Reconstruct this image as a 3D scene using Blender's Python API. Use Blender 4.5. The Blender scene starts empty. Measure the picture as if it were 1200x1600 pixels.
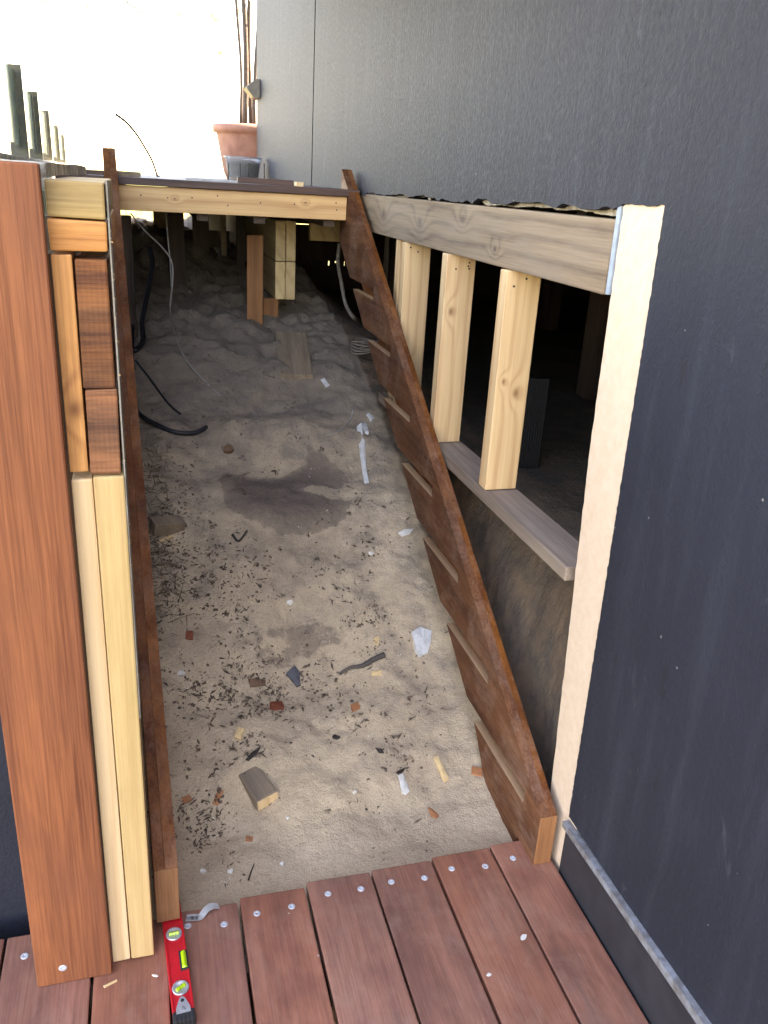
import bpy, bmesh, math, random
import numpy as np
from mathutils import Vector, Matrix, Euler, noise
random.seed(7)
sc = bpy.context.scene
COL = sc.collection

# ------------------------------------------------------------------ camera
CAM_H, CAM_F = 1.42, 1292.0
CR = np.array([[0.9634, -0.2624, 0.0554], [-0.0469, -0.3680, -0.9286], [0.2640, 0.8920, -0.3669]])
CAMP = np.array([0, 0, CAM_H])
def _cam_axes():
    d = np.array([-195., 3266., CAM_F]); d /= np.linalg.norm(d)
    y = np.array([-380., -534., CAM_F]); y -= d * (y @ d); y /= np.linalg.norm(y)
    z = -d; x = np.cross(y, z)
    return np.stack([x, y, z], 1)
CR = _cam_axes()
cam = bpy.data.cameras.new('camera'); camo = bpy.data.objects.new('camera', cam); COL.objects.link(camo)
cam.sensor_fit = 'VERTICAL'; cam.sensor_height = 36; cam.lens = CAM_F / 1600 * 36
cam.clip_start = 0.02; cam.clip_end = 1000
camo.matrix_world = Matrix(((CR[0][0], -CR[1][0], -CR[2][0], 0), (CR[0][1], -CR[1][1], -CR[2][1], 0),
                            (CR[0][2], -CR[1][2], -CR[2][2], CAM_H), (0, 0, 0, 1)))
sc.camera = camo
def ray(px, py): return CR.T @ np.array([px - 600., py - 800., CAM_F])
def onx(px, py, x): r = ray(px, py); return Vector(CAMP + r * (x / r[0]))
def ony(px, py, y): r = ray(px, py); return Vector(CAMP + r * (y / r[1]))
def onz(px, py, z): r = ray(px, py); return Vector(CAMP + r * ((z - CAM_H) / r[2]))

# ------------------------------------------------------------------ world, sun, exposure
SUN_EL, SUN_AZ = math.radians(54), math.radians(82)      # azimuth clockwise from +Y: to the right, behind the house
w = bpy.data.worlds.new('World'); sc.world = w; w.use_nodes = True
wn = w.node_tree; bg = wn.nodes['Background']
sky = wn.nodes.new('ShaderNodeTexSky'); sky.sky_type = 'NISHITA'; sky.sun_disc = False
sky.sun_elevation = SUN_EL; sky.sun_rotation = SUN_AZ; sky.air_density = 1.0; sky.dust_density = 1.2; sky.ozone_density = 1.0
wn.links.new(sky.outputs[0], bg.inputs[0]); bg.inputs[1].default_value = 0.15
sun = bpy.data.lights.new('sun', 'SUN'); sun.energy = 4.5; sun.angle = math.radians(0.5); sun.color = (1, .94, .85)
suno = bpy.data.objects.new('sun', sun); COL.objects.link(suno)
sd = Vector((math.sin(SUN_AZ) * math.cos(SUN_EL), math.cos(SUN_AZ) * math.cos(SUN_EL), math.sin(SUN_EL)))
suno.rotation_euler = sd.to_track_quat('Z', 'Y').to_euler(); suno.location = sd * 30
vs = sc.view_settings
vs.view_transform = 'Standard'; vs.look = 'None'; vs.gamma = 1; vs.use_curve_mapping = False
vs.exposure = 4.05
vs.use_white_balance = True; vs.white_balance_temperature = 9600; vs.white_balance_tint = 22
sc.cycles.max_bounces = 8; sc.cycles.diffuse_bounces = 5
sc.cycles.use_denoising = True

# ------------------------------------------------------------------ node helpers
def lin(r, g, b):
    f = lambda c: (c / 255 / 12.92) if c / 255 <= .04045 else ((c / 255 + .055) / 1.055) ** 2.4
    return (f(r), f(g), f(b), 1)
class NT:
    def __init__(s, name):
        s.m = bpy.data.materials.new(name); s.m.use_nodes = True; s.t = s.m.node_tree
        s.b = s.t.nodes['Principled BSDF']; s.out = s.t.nodes['Material Output']
    def n(s, typ, ins=None, **kw):
        nd = s.t.nodes.new('ShaderNode' + typ)
        for k, v in kw.items(): setattr(nd, k, v)
        for k, v in (ins or {}).items(): s.set(nd.inputs[k], v)
        return nd
    def set(s, sock, v):
        if isinstance(v, bpy.types.NodeSocket): s.t.links.new(v, sock)
        elif isinstance(v, bpy.types.Node): s.t.links.new(v.outputs[0], sock)
        else: sock.default_value = v
    def math(s, op, a, b=0., c=0., clamp=False):
        nd = s.t.nodes.new('ShaderNodeMath'); nd.operation = op; nd.use_clamp = clamp
        s.set(nd.inputs[0], a); s.set(nd.inputs[1], b); s.set(nd.inputs[2], c); return nd.outputs[0]
    def mix(s, f, a, b, mode='MIX'):
        nd = s.t.nodes.new('ShaderNodeMix'); nd.data_type = 'RGBA'; nd.blend_type = mode
        s.set(nd.inputs[0], f); s.set(nd.inputs[6], a); s.set(nd.inputs[7], b); return nd.outputs[2]
    def rng(s, v, a, b, c=0., d=1., smooth=False):
        nd = s.t.nodes.new('ShaderNodeMapRange')
        if smooth: nd.interpolation_type = 'SMOOTHSTEP'
        s.set(nd.inputs[0], v)
        for i, x in enumerate((a, b, c, d)): s.set(nd.inputs[i + 1], x)
        return nd.outputs[0]
    def noise(s, vec, scale, detail=4., rough=.55, dist=0.):
        nd = s.n('TexNoise', {'Vector': vec, 'Scale': scale, 'Detail': detail, 'Roughness': rough, 'Distortion': dist})
        return nd.outputs[0]
    def vmul(s, vec, v3):
        nd = s.n('VectorMath', operation='MULTIPLY'); s.set(nd.inputs[0], vec); nd.inputs[1].default_value = v3; return nd.outputs[0]
    def bump(s, h, strength=.3, dist=.01):
        nd = s.n('Bump', {'Height': h, 'Strength': strength, 'Distance': dist}); s.t.links.new(nd.outputs[0], s.b.inputs['Normal'])

def wood(name, light, dark, axis, ring=0., ringw=.4, streak=.6, fibre=.35, rough=.5, knots=(), stain=None, stain_amt=.5,
         stain_lo=.5, bumps=.25, spec=.4, var=.25, specks=0., saw=0., kamp=8., dust=0.):
    k = NT(name)
    co = k.n('TexCoord').outputs['Object']
    oi = k.n('ObjectInfo').outputs['Random']
    off = k.n('CombineXYZ', {0: k.math('MULTIPLY', oi, 7.3), 1: k.math('MULTIPLY', oi, 3.1), 2: k.math('MULTIPLY', oi, 5.7)})
    co2 = k.n('VectorMath', {0: co, 1: off}, operation='ADD').outputs[0]
    def sc3(along, across):
        v = [across] * 3; v[axis] = along; return k.vmul(co2, v)
    fib = k.noise(sc3(5, 240), 1, 3, .6)
    fib2 = k.noise(sc3(16, 330), 1, 2, .5)
    stk = k.noise(sc3(1.1, 18), 1, 5, .55, .4)
    f = k.math('MULTIPLY', k.rng(stk, .3, .7), streak)
    f = k.math('ADD', f, k.math('MULTIPLY', k.rng(fib, .42, .62), fibre))
    if ring:
        sep = k.n('SeparateXYZ', {0: co2})
        ac = [i for i in range(3) if i != axis]
        warp = k.noise(sc3(1.6, 7), 1, 2, .5)
        ph = k.math('ADD', k.math('MULTIPLY', sep.outputs[ac[0]], ring), k.math('MULTIPLY', sep.outputs[ac[1]], ring * .7))
        ph = k.math('ADD', ph, k.math('MULTIPLY', warp, 9.))
        core = None
        if knots:
            so = k.n('SeparateXYZ', {0: co})
            for (ku, kv, kr, va) in knots:
                du = k.math('SUBTRACT', so.outputs[axis], ku); dv = k.math('SUBTRACT', so.outputs[va], kv)
                d2 = k.math('ADD', k.math('MULTIPLY', k.math('MULTIPLY', du, du), .42), k.math('MULTIPLY', dv, dv))
                g = k.math('EXPONENT', k.math('MULTIPLY', d2, -1 / (kr * kr * 5.5)))
                ph = k.math('ADD', ph, k.math('MULTIPLY', g, kamp))
                c1 = k.math('EXPONENT', k.math('MULTIPLY', d2, -1 / (kr * kr * .55)))
                core = c1 if core is None else k.math('MAXIMUM', core, c1)
        rg = k.math('SINE', ph)
        rg = k.math('POWER', k.rng(rg, -1., 1.), 3.)
        f = k.math('ADD', f, k.math('MULTIPLY', rg, ringw))
    f = k.math('SUBTRACT', f, .12, clamp=True)
    col = k.mix(f, light, dark)
    if ring and knots:
        col = k.mix(k.math('MULTIPLY', core, .85), col, (dark[0] * .45, dark[1] * .36, dark[2] * .3, 1))
    if stain:
        st = k.noise(sc3(2.2, 9), 1, 5, .62, .6)
        st2 = k.noise(sc3(14, 30), 1, 4, .6)
        s_ = k.math('ADD', k.math('MULTIPLY', st, .75), k.math('MULTIPLY', st2, .25))
        col = k.mix(k.math('MULTIPLY', k.rng(s_, stain_lo - .07, stain_lo + .13), stain_amt), col, stain)
    # each board its own tone
    hv = k.n('HueSaturation', {'Color': col, 'Value': k.rng(oi, 0, 1, 1 - var, 1 + var * .7), 'Saturation': k.rng(k.math('FRACT', k.math('MULTIPLY', oi, 17.)), 0, 1, 1 - var * .5, 1 + var * .2)})
    col = hv.outputs[0]
    if specks:
        vo = k.n('TexVoronoi', {'Vector': co2, 'Scale': 26.}); 
        msk = k.math('MULTIPLY', k.math('LESS_THAN', vo.outputs['Distance'], .055), k.math('LESS_THAN', k.n('SeparateXYZ', {0: vo.outputs['Color']}).outputs[0], specks))
        col = k.mix(k.math('MULTIPLY', msk, .8), col, (.55, .5, .44, 1))
    if dust:
        d1 = k.noise(k.vmul(co2, (1, 1, 1)), 5.5, 6, .68, .8); d2 = k.noise(sc3(30, 90), 1, 4, .7)
        dd = k.rng(k.math('ADD', k.math('MULTIPLY', d1, .7), k.math('MULTIPLY', d2, .3)), .48, .66)
        col = k.mix(k.math('MULTIPLY', dd, dust), col, lin(176, 146, 128))
        sc_ = k.noise(sc3(7, 130), 1, 5, .75, 1.5)
        col = k.mix(k.math('MULTIPLY', k.rng(sc_, .64, .72), dust * .9), col, lin(190, 160, 140))
    k.set(k.b.inputs['Base Color'], col)
    rr = k.math('ADD', k.math('MULTIPLY', k.rng(stk, .3, .7), .18), rough - .09)
    k.set(k.b.inputs['Roughness'], rr); k.b.inputs['Specular IOR Level'].default_value = spec
    hgt = k.math('ADD', k.math('MULTIPLY', fib, .6), k.math('MULTIPLY', fib2, .4))
    if saw:
        sv = [0, 0, 0]; sv[axis] = 1
        so = k.n('SeparateXYZ', {0: co2})
        hgt = k.math('ADD', hgt, k.math('MULTIPLY', k.math('SINE', k.math('MULTIPLY', so.outputs[axis], 900.)), saw))
    k.bump(hgt, bumps, .003)
    return k.m

def plain(name, col, rough=.6, metal=0., nscale=40., namt=.3, bump=.2, bdist=.002, spec=.4, col2=None):
    k = NT(name); co = k.n('TexCoord').outputs['Object']
    n1 = k.noise(co, nscale, 6, .6); n2 = k.noise(co, nscale * 5, 3, .6)
    c2 = col2 or tuple(c * (1 - namt) for c in col[:3]) + (1,)
    k.set(k.b.inputs['Base Color'], k.mix(k.rng(n1, .35, .68), col, c2))
    k.b.inputs['Roughness'].default_value = rough; k.b.inputs['Metallic'].default_value = metal
    k.b.inputs['Specular IOR Level'].default_value = spec
    if bump: k.bump(k.math('ADD', n1, k.math('MULTIPLY', n2, .5)), bump, bdist)
    return k.m

MAT = {}
HARD = lin(150, 92, 72); HARDD = lin(92, 48, 40)
MAT['deck'] = wood('deck_hardwood', lin(160, 102, 80), lin(108, 62, 50), 1, streak=.6, fibre=.3, rough=.42, spec=.5, stain=lin(88, 54, 46), stain_amt=.65, stain_lo=.50, var=.15, specks=.10, bumps=.28, dust=.2)
MAT['deckx'] = wood('deck_hardwood_across', lin(96, 66, 56), lin(58, 38, 36), 0, streak=.7, rough=.5, stain=lin(50, 36, 38), stain_amt=.6, var=.2)
MAT['red'] = wood('merbau_trim', lin(170, 90, 34), lin(112, 52, 18), 2, streak=.8, fibre=.45, rough=.58, spec=.22, stain=lin(126, 66, 40), stain_amt=.5, stain_lo=.52, bumps=.3, specks=.02)
MAT['stringer'] = wood('stringer_hardwood', lin(138, 84, 48), lin(84, 44, 25), 1, streak=.85, fibre=.35, rough=.6, stain=lin(66, 36, 26), stain_amt=.6, stain_lo=.5, bumps=.25, spec=.1, specks=.05, dust=.25)
MAT['stringer_cut'] = wood('stringer_fresh_cut', lin(164, 114, 76), lin(122, 78, 50), 2, streak=.8, stain=lin(104, 64, 42), stain_amt=.6, stain_lo=.5, fibre=.5, rough=.6)
MAT['groove'] = wood('groove_fresh_cut', lin(204, 160, 116), lin(160, 114, 76), 1, streak=.6, fibre=.5, rough=.65)
MAT['pine'] = wood('new_pine', lin(224, 192, 148), lin(196, 154, 108), 2, ring=190, ringw=.5, streak=.35, fibre=.25, rough=.55, var=.06, bumps=.15)
MAT['pinex'] = wood('new_pine_fascia', lin(212, 168, 118), lin(172, 120, 76), 0, ring=150, ringw=.4, streak=.35, fibre=.25, rough=.55, var=.04,
                    knots=((-.23, .005, .006, 2), (.27, .015, .007, 2)), bumps=.15)
for i_, kn in enumerate((((-.02, .012, .011, 0), (.01, -.025, .006, 0)), ((.12, -.02, .010, 0),), ((-.13, .0, .008, 0),))):
    MAT['stud%d' % i_] = wood('stud_pine_%d' % i_, lin(212, 176, 132), lin(182, 137, 96), 2, ring=170, ringw=.45, streak=.35, fibre=.3, rough=.55, var=.05, knots=kn, bumps=.15)
MAT['greenpine'] = wood('treated_pine', lin(202, 168, 116), lin(172, 134, 86), 2, ring=160, ringw=.35, streak=.35, fibre=.25, rough=.6, var=.05, stain=lin(150, 130, 70), stain_amt=.35, stain_lo=.56)
MAT['oldpine'] = wood('old_orange_pine', lin(208, 142, 78), lin(150, 88, 44), 2, ring=150, ringw=.4, streak=.5, fibre=.3, rough=.6, var=.08, knots=((-.06, .0, .012, 0),), stain=lin(120, 66, 34), stain_amt=.5, stain_lo=.55)
MAT['endgrain'] = wood('old_end_grain', lin(156, 96, 56), lin(86, 46, 28), 0, ring=120, ringw=.4, streak=.6, fibre=.4, rough=.7, var=.15, stain=lin(60, 36, 26), stain_amt=.7, stain_lo=.5, bumps=.5, saw=.06)
MAT['olive'] = wood('mossy_pine', lin(176, 144, 92), lin(126, 98, 60), 0, ring=110, ringw=.35, streak=.5, rough=.65, var=.05, stain=lin(70, 58, 40), stain_amt=.5, stain_lo=.57)
MAT['orangex'] = wood('orange_pine_across', lin(214, 148, 86), lin(162, 98, 50), 0, ring=200, ringw=.5, streak=.4, rough=.6, var=.05, stain=lin(70, 46, 30), stain_amt=.6, stain_lo=.6, bumps=.35)
MAT['header'] = wood('weathered_header', lin(136, 113, 90), lin(84, 66, 51), 1, kamp=11., ring=210, ringw=.42, streak=.5, fibre=.3, rough=.7, var=.02,
                     knots=((.62, .005, .024, 2), (.18, .0, .02, 2), (-.2, .03, .014, 2), (-.45, -.03, .01, 2)), stain=lin(128, 112, 98), stain_amt=.5, stain_lo=.52, bumps=.35)
MAT['sill'] = wood('weathered_sill', lin(150, 132, 116), lin(104, 84, 68), 1, ring=120, ringw=.35, streak=.6, rough=.72, var=.02, stain=lin(110, 96, 90), stain_amt=.5, stain_lo=.5)
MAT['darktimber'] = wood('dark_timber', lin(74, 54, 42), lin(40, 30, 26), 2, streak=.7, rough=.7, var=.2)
MAT['darktimbery'] = wood('dark_timber_lengthwise', lin(84, 66, 54), lin(46, 36, 30), 1, streak=.7, rough=.7, var=.2)
MAT['brownboard'] = wood('brown_board', lin(150, 100, 60), lin(104, 64, 38), 2, ring=120, ringw=.3, streak=.6, rough=.65, var=.1)
MAT['bearer'] = wood('bearer_pine', lin(206, 178, 132), lin(160, 128, 88), 1, ring=90, ringw=.3, streak=.4, rough=.62, var=.08)
MAT['greyplank'] = wood('grey_plank', lin(150, 130, 108), lin(104, 86, 70), 1, ring=90, ringw=.3, streak=.5, rough=.75, var=.05, stain=lin(92, 84, 76), stain_amt=.6, stain_lo=.5)

# ------------------------------------------------------------------ mesh helpers
def link(name, me, mat=None, parent=None, loc=(0, 0, 0), rot=(0, 0, 0)):
    o = bpy.data.objects.new(name, me); COL.objects.link(o)
    o.location = loc; o.rotation_euler = rot
    if mat:
        for m in (mat if isinstance(mat, (list, tuple)) else [mat]): me.materials.append(m)
    if parent: o.parent = parent
    return o
def tag(o, label=None, cat=None, group=None, kind=None):
    if label: o['label'] = label
    if cat: o['category'] = cat
    if group: o['group'] = group
    if kind: o['kind'] = kind
    return o
def thing(name, label, cat, loc=(0, 0, 0), rz=0, group=None):
    o = bpy.data.objects.new(name, None); COL.objects.link(o); o.empty_display_size = .1
    o.location = loc; o.rotation_euler = (0, 0, rz)
    return tag(o, label, cat, group)
def mesh_of(bm, name, smooth=False):
    bmesh.ops.recalc_face_normals(bm, faces=bm.faces)
    me = bpy.data.meshes.new(name); bm.to_mesh(me); bm.free()
    if smooth:
        for p in me.polygons: p.use_smooth = True
    return me
def box_mesh(dx, dy, dz, bev=.002, jit=0., segs=2):
    bm = bmesh.new(); bmesh.ops.create_cube(bm, size=1)
    for v in bm.verts: v.co = Vector((v.co.x * dx, v.co.y * dy, v.co.z * dz)) + Vector([random.uniform(-jit, jit) for _ in range(3)])
    if bev: bmesh.ops.bevel(bm, geom=bm.edges[:], offset=bev, segments=segs, affect='EDGES', profile=.6)
    return mesh_of(bm, 'box')
def box(name, x0, x1, y0, y1, z0, z1, mat, parent=None, bev=.002, jit=0., rot=(0, 0, 0), label=None):
    c = Vector(((x0 + x1) / 2, (y0 + y1) / 2, (z0 + z1) / 2))
    if parent: c = c - parent.location
    o = link(name, box_mesh(abs(x1 - x0), abs(y1 - y0), abs(z1 - z0), bev, jit), mat, parent, c, rot)
    if label: o['label'] = label
    return o
def prism_mesh(poly, x0, x1, bev=0.):
    # polygon in (y,z) extruded along x
    bm = bmesh.new()
    a = [bm.verts.new((x0, y, z)) for y, z in poly]; b = [bm.verts.new((x1, y, z)) for y, z in poly]
    bm.faces.new(a); bm.faces.new(b[::-1]); n = len(poly)
    for i in range(n): bm.faces.new((a[i], b[i], b[(i + 1) % n], a[(i + 1) % n]))
    bmesh.ops.recalc_face_normals(bm, faces=bm.faces)
    if bev:
        ed = [e for e in bm.edges if len(e.link_faces) == 2 and e.calc_face_angle(0) > .4]
        bmesh.ops.bevel(bm, geom=ed, offset=bev, segments=2, affect='EDGES', profile=.6)
    return mesh_of(bm, 'prism')
def tube_mesh(pts, r, seg=8, cap=True, taper=None):
    pts = [Vector(p) for p in pts]; bm = bmesh.new(); rings = []
    up = Vector((0.31, .2, .93))
    for i, p in enumerate(pts):
        t = (pts[min(i + 1, len(pts) - 1)] - pts[max(i - 1, 0)]).normalized()
        a = t.cross(up); a = a.normalized() if a.length > 1e-4 else t.orthogonal().normalized(); b = t.cross(a)
        rr = r if taper is None else r + (taper - r) * i / (len(pts) - 1)
        rings.append([bm.verts.new(p + (a * math.cos(6.2832 * k / seg) + b * math.sin(6.2832 * k / seg)) * rr) for k in range(seg)])
    for A, B in zip(rings, rings[1:]):
        for k in range(seg): bm.faces.new((A[k], A[(k + 1) % seg], B[(k + 1) % seg], B[k]))
    if cap: bm.faces.new(rings[0]); bm.faces.new(rings[-1])
    return mesh_of(bm, 'tube', True)
def spline(ctrl, n=10):
    P = [Vector(c) for c in ctrl]; P = [P[0] * 2 - P[1]] + P + [P[-1] * 2 - P[-2]]; out = []
    for i in range(1, len(P) - 2):
        for k in range(n):
            t = k / n; a, b, c, d = P[i - 1:i + 3]
            out.append(.5 * ((2 * b) + (c - a) * t + (2 * a - 5 * b + 4 * c - d) * t * t + (3 * b - a - 3 * c + d) * t ** 3))
    out.append(P[-2]); return out
def lathe_mesh(prof, seg=32, cx=0, cy=0):
    bm = bmesh.new(); rings = []
    for r, z in prof: rings.append([bm.verts.new((cx + r * math.cos(6.2832 * k / seg), cy + r * math.sin(6.2832 * k / seg), z)) for k in range(seg)])
    for A, B in zip(rings, rings[1:]):
        for k in range(seg): bm.faces.new((A[k], A[(k + 1) % seg], B[(k + 1) % seg], B[k]))
    bm.faces.new(rings[0]); bm.faces.new(rings[-1])
    return mesh_of(bm, 'lathe', True)
def shift(me, d):
    me.transform(Matrix.Translation(-Vector(d))); return me

# ------------------------------------------------------------------ terrain
PY = [-200, 1.20, 1.30, 1.36, 1.55, 1.75, 1.95, 2.2, 2.5, 2.8, 3.1, 3.5, 4.0, 4.6, 5.5, 6.5, 9, 400]
PZ = [-.35, -.35, -.045, -.032, -.022, .04, .13, .25, .39, .52, .63, .74, .83, .91, 1.0, 1.03, 1.1, 1.1]
def sstep(a, b, x): t = min(1, max(0, (x - a) / (b - a))); return t * t * (3 - 2 * t)
def fz(x, y, s, o, seed): return noise.fractal(Vector((x * s + seed, y * s - seed, seed * .37)), 1.0, 2.0, o)
def ground(x, y):
    p = float(np.interp(y, PY, PZ))
    # lumps: gentle near the lower deck, rough towards the shade at the back
    if -.6 < x < 4 and 1.25 < y < 9:
        rough = sstep(2.6, 4.2, y); edge = sstep(1.36, 1.6, y)
        p += edge * (.036 * fz(x, y, 2.6, 3, 1.3) + (.007 + .024 * rough) * fz(x, y, 9, 4, 5.1) + rough * .045 * (abs(fz(x, y, 5.5, 4, 6.6)) - .2)) + .0035 * fz(x, y, 40, 3, 9.7) * (.5 + edge)
        # trampled hollows down the middle of the slope
        for (cx, cy, rx, ry, d) in ((.45, 1.95, .26, .12, -.03), (.43, 2.50, .24, .10, .045), (.43, 2.72, .26, .08, -.04), (.42, 2.93, .3, .09, .045), (.36, 2.28, .2, .09, .03), (.5, 3.05, .22, .14, -.035), (.25, 1.7, .12, .1, .012), (.3, 3.4, .2, .12, .03)):
            q = ((x - cx) / rx) ** 2 + ((y - cy) / ry) ** 2
            if q < 6: p += d * math.exp(-q)
        # heap at the back left
        q = ((x + .05) / .35) ** 2 + ((y - 4.9) / .4) ** 2
        p += .16 * math.exp(-q) * (1 + .5 * fz(x, y, 7, 3, 2.2))
    left = 1 - sstep(-.24, -.19, x)
    if left > 0:
        hi = 1.30 if y < 20 else 1.2
        l = -.35 + (hi + .35) * sstep(1.44, 1.47, y)
        p = p + (l - p) * left
    right = sstep(.85, .985, x + .02 * fz(x, y, 6, 3, 3.3) if y < 9 else x)
    if right > 0:
        c = .56 + .03 * (fz(x, y, 3, 3, 8.1) if y < 9 else 0)
        c = max(c, min(p, .78) * (1 - sstep(.95, 1.5, x)) + .56 * sstep(.95, 1.5, x)) if y < 6.7 else .66
        p = p + (c - p) * right
    return p
def at(px, py, lift=0.):
    r = ray(px, py); r = r / r[1]; y = 1.30; st = .01
    while y < 9:
        P = CAMP + r * y
        if P[2] <= ground(P[0], y):
            for _ in range(12):
                st *= .5; P = CAMP + r * y
                y += -st if P[2] <= ground(P[0], y) else st
            P = CAMP + r * y; break
        y += st
    return Vector((P[0], y, ground(P[0], y) + lift))
def gnormal(x, y, e=.02):
    return Vector((ground(x - e, y) - ground(x + e, y), ground(x, y - e) - ground(x, y + e), 2 * e)).normalized()

def axis(*segs):
    out = []
    for a, b, s in segs: out += list(np.arange(a, b - 1e-6, s))
    out.append(segs[-1][1]); return out
XS = axis((-300, -40, 65), (-40, -4, 9), (-4, -.5, .5), (-.5, -.26, .06), (-.26, 1.02, .011), (1.02, 2.6, .05), (2.6, 8, .6), (8, 40, 8), (40, 300, 65))
YS = axis((-300, -40, 65), (-40, -4, 9), (-4, 1.1, .85), (1.1, 1.3, .05), (1.3, 3.2, .011), (3.2, 4.4, .016), (4.4, 6.9, .04), (6.9, 12, .5), (12, 40, 7), (40, 300, 65))
verts = [(x, y, ground(x, y)) for y in YS for x in XS]
nx = len(XS)
faces = [(j * nx + i, j * nx + i + 1, (j + 1) * nx + i + 1, (j + 1) * nx + i) for j in range(len(YS) - 1) for i in range(nx - 1)]
me = bpy.data.meshes.new('ground'); me.from_pydata(verts, [], faces); me.update()
for p in me.polygons: p.use_smooth = True
# damp, compacted patches bared where the dry sand has slid off
damp = me.attributes.new('damp', 'FLOAT', 'POINT')
def damp_at(x, y):
    d = 0
    q = ((x - .43) / .25) ** 2 + ((y - 2.62) / .235) ** 2
    d = max(d, 1.1 - q)
    q = ((x - .57) / .13) ** 2 + ((y - 2.60 + .2 * (x - .57)) / .045) ** 2
    d -= max(0, 1.0 - q) * 1.3
    q = ((x - .38) / .16) ** 2 + ((y - 2.78) / .08) ** 2
    d -= max(0, 1.0 - q) * 1.3
    q = ((x - .40) / .27) ** 2 + ((y - 2.07) / .10) ** 2
    d = max(d, (1.0 - q) * .36)
    return max(0, d)
vals = [damp_at(v[0], v[1]) if (-.2 < v[0] < .9 and 1.7 < v[1] < 3.1) else 0. for v in verts]
damp.data.foreach_set('value', vals)
k = NT('sand'); co = k.n('TexCoord').outputs['Object']
n1 = k.noise(co, 2.2, 5, .6); n2 = k.noise(co, 11, 6, .65); n3 = k.noise(co, 260, 3, .7); n4 = k.noise(co, 60, 4, .65)
c = k.mix(k.rng(n1, .36, .66), lin(193, 170, 142), lin(164, 143, 119))
c = k.mix(k.math('MULTIPLY', k.rng(n2, .48, .72), .45), c, lin(132, 116, 102))
c = k.mix(k.math('MULTIPLY', k.rng(n3, .55, .70), .65), c, lin(92, 76, 64))
c = k.mix(k.math('MULTIPLY', k.rng(n3, .40, .28), .4), c, lin(214, 196, 172))
sy = k.n('SeparateXYZ', {0: co}).outputs[1]; sx = k.n('SeparateXYZ', {0: co}).outputs[0]
# greyer humus soil further in, with the slope's shade painted into it; dark earth in the bank below the house
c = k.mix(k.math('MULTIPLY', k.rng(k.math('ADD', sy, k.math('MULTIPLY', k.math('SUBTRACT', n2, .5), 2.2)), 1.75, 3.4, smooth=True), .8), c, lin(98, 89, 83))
c = k.mix(k.math('MULTIPLY', k.rng(sx, .98, 1.2), .85), c, lin(42, 37, 34))  # soil inside the crawl space, its gloom painted into the colour
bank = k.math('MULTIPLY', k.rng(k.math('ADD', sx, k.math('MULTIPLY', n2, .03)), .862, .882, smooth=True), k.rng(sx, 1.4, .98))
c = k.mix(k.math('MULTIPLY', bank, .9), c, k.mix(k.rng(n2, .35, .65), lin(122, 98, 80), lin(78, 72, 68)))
# lawn on the upper terrace and beyond, bare soil behind the lower deck
lawn = k.math('MAXIMUM', k.math('MAXIMUM', k.rng(sx, -.22, -.27), k.rng(sy, 7.2, 7.6)), k.rng(sy, 1.0, .8))
c = k.mix(lawn, c, k.mix(n2, lin(78, 92, 48), lin(98, 96, 62)))
dv = k.n('Attribute', attribute_name='damp').outputs['Fac']
dm = k.rng(k.math('ADD', dv, k.math('MULTIPLY', k.math('SUBTRACT', n2, .5), .55)), .25, .32, smooth=True)
dm = k.math('MULTIPLY', dm, k.rng(k.math('ADD', dv, k.math('MULTIPLY', n4, .5)), .2, 1.0, .25, .85))
c = k.mix(dm, c, k.mix(n4, lin(104, 90, 81), lin(86, 74, 66)))
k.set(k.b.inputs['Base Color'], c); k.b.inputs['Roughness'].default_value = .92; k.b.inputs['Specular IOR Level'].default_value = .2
h = k.math('ADD', k.math('MULTIPLY', n3, .35), k.math('ADD', k.math('MULTIPLY', n4, .8), k.math('MULTIPLY', n2, 1.2)))
h = k.math('ADD', h, k.math('MULTIPLY', k.math('MULTIPLY', bank, k.noise(k.vmul(co, (1, 1, .6)), 30, 9, .72, .3)), 5.))
h = k.math('ADD', h, k.math('MULTIPLY', k.noise(co, 24, 8, .7), .7))
k.bump(k.math('SUBTRACT', h, k.math('MULTIPLY', dm, .8)), .75, .008)
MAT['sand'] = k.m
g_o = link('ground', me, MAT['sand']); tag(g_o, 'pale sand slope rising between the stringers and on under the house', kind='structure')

# ------------------------------------------------------------------ house
WX = .842
def stucco():
    k = NT('dark_stucco'); co = k.n('TexCoord').outputs['Object']
    n1 = k.noise(co, 1.3, 4, .6); n2 = k.noise(co, 190, 3, .6); n3 = k.noise(k.vmul(co, (1, 9, .9)), 2.2, 5, .6)
    n4 = k.noise(k.vmul(co, (1, 1.0, .8)), 85, 4, .65)
    c = k.mix(k.rng(n1, .35, .65), lin(36, 38, 47), lin(31, 33, 41))
    c = k.mix(k.math('MULTIPLY', k.rng(n3, .5, .72), .3), c, lin(58, 62, 70))
    vo = k.n('TexVoronoi', {'Vector': co, 'Scale': 19.}); vc = k.n('SeparateXYZ', {0: vo.outputs['Color']})
    sp = k.math('MULTIPLY', k.math('LESS_THAN', vo.outputs['Distance'], k.math('MULTIPLY', vc.outputs[1], .05)), k.math('LESS_THAN', vc.outputs[0], .16))
    c = k.mix(k.math('MULTIPLY', sp, .6), c, lin(130, 126, 124))
    sm = k.noise(k.vmul(co, (1, 2.2, 1)), 7, 5, .7, 1.)
    c = k.mix(k.math('MULTIPLY', k.rng(sm, .63, .75), .35), c, lin(92, 92, 98))
    dk = k.noise(k.vmul(co, (1, 3, .8)), 9, 3, .6)
    c = k.mix(k.math('MULTIPLY', k.rng(dk, .66, .70), .6), c, lin(30, 30, 33))
    k.set(k.b.inputs['Base Color'], c); k.set(k.b.inputs['Roughness'], k.rng(n4, .3, .7, .56, .7)); k.b.inputs['Specular IOR Level'].default_value = .24
    k.bump(k.math('ADD', k.math('MULTIPLY', n2, .5), n4), .5, .0035)
    return k.m
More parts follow.
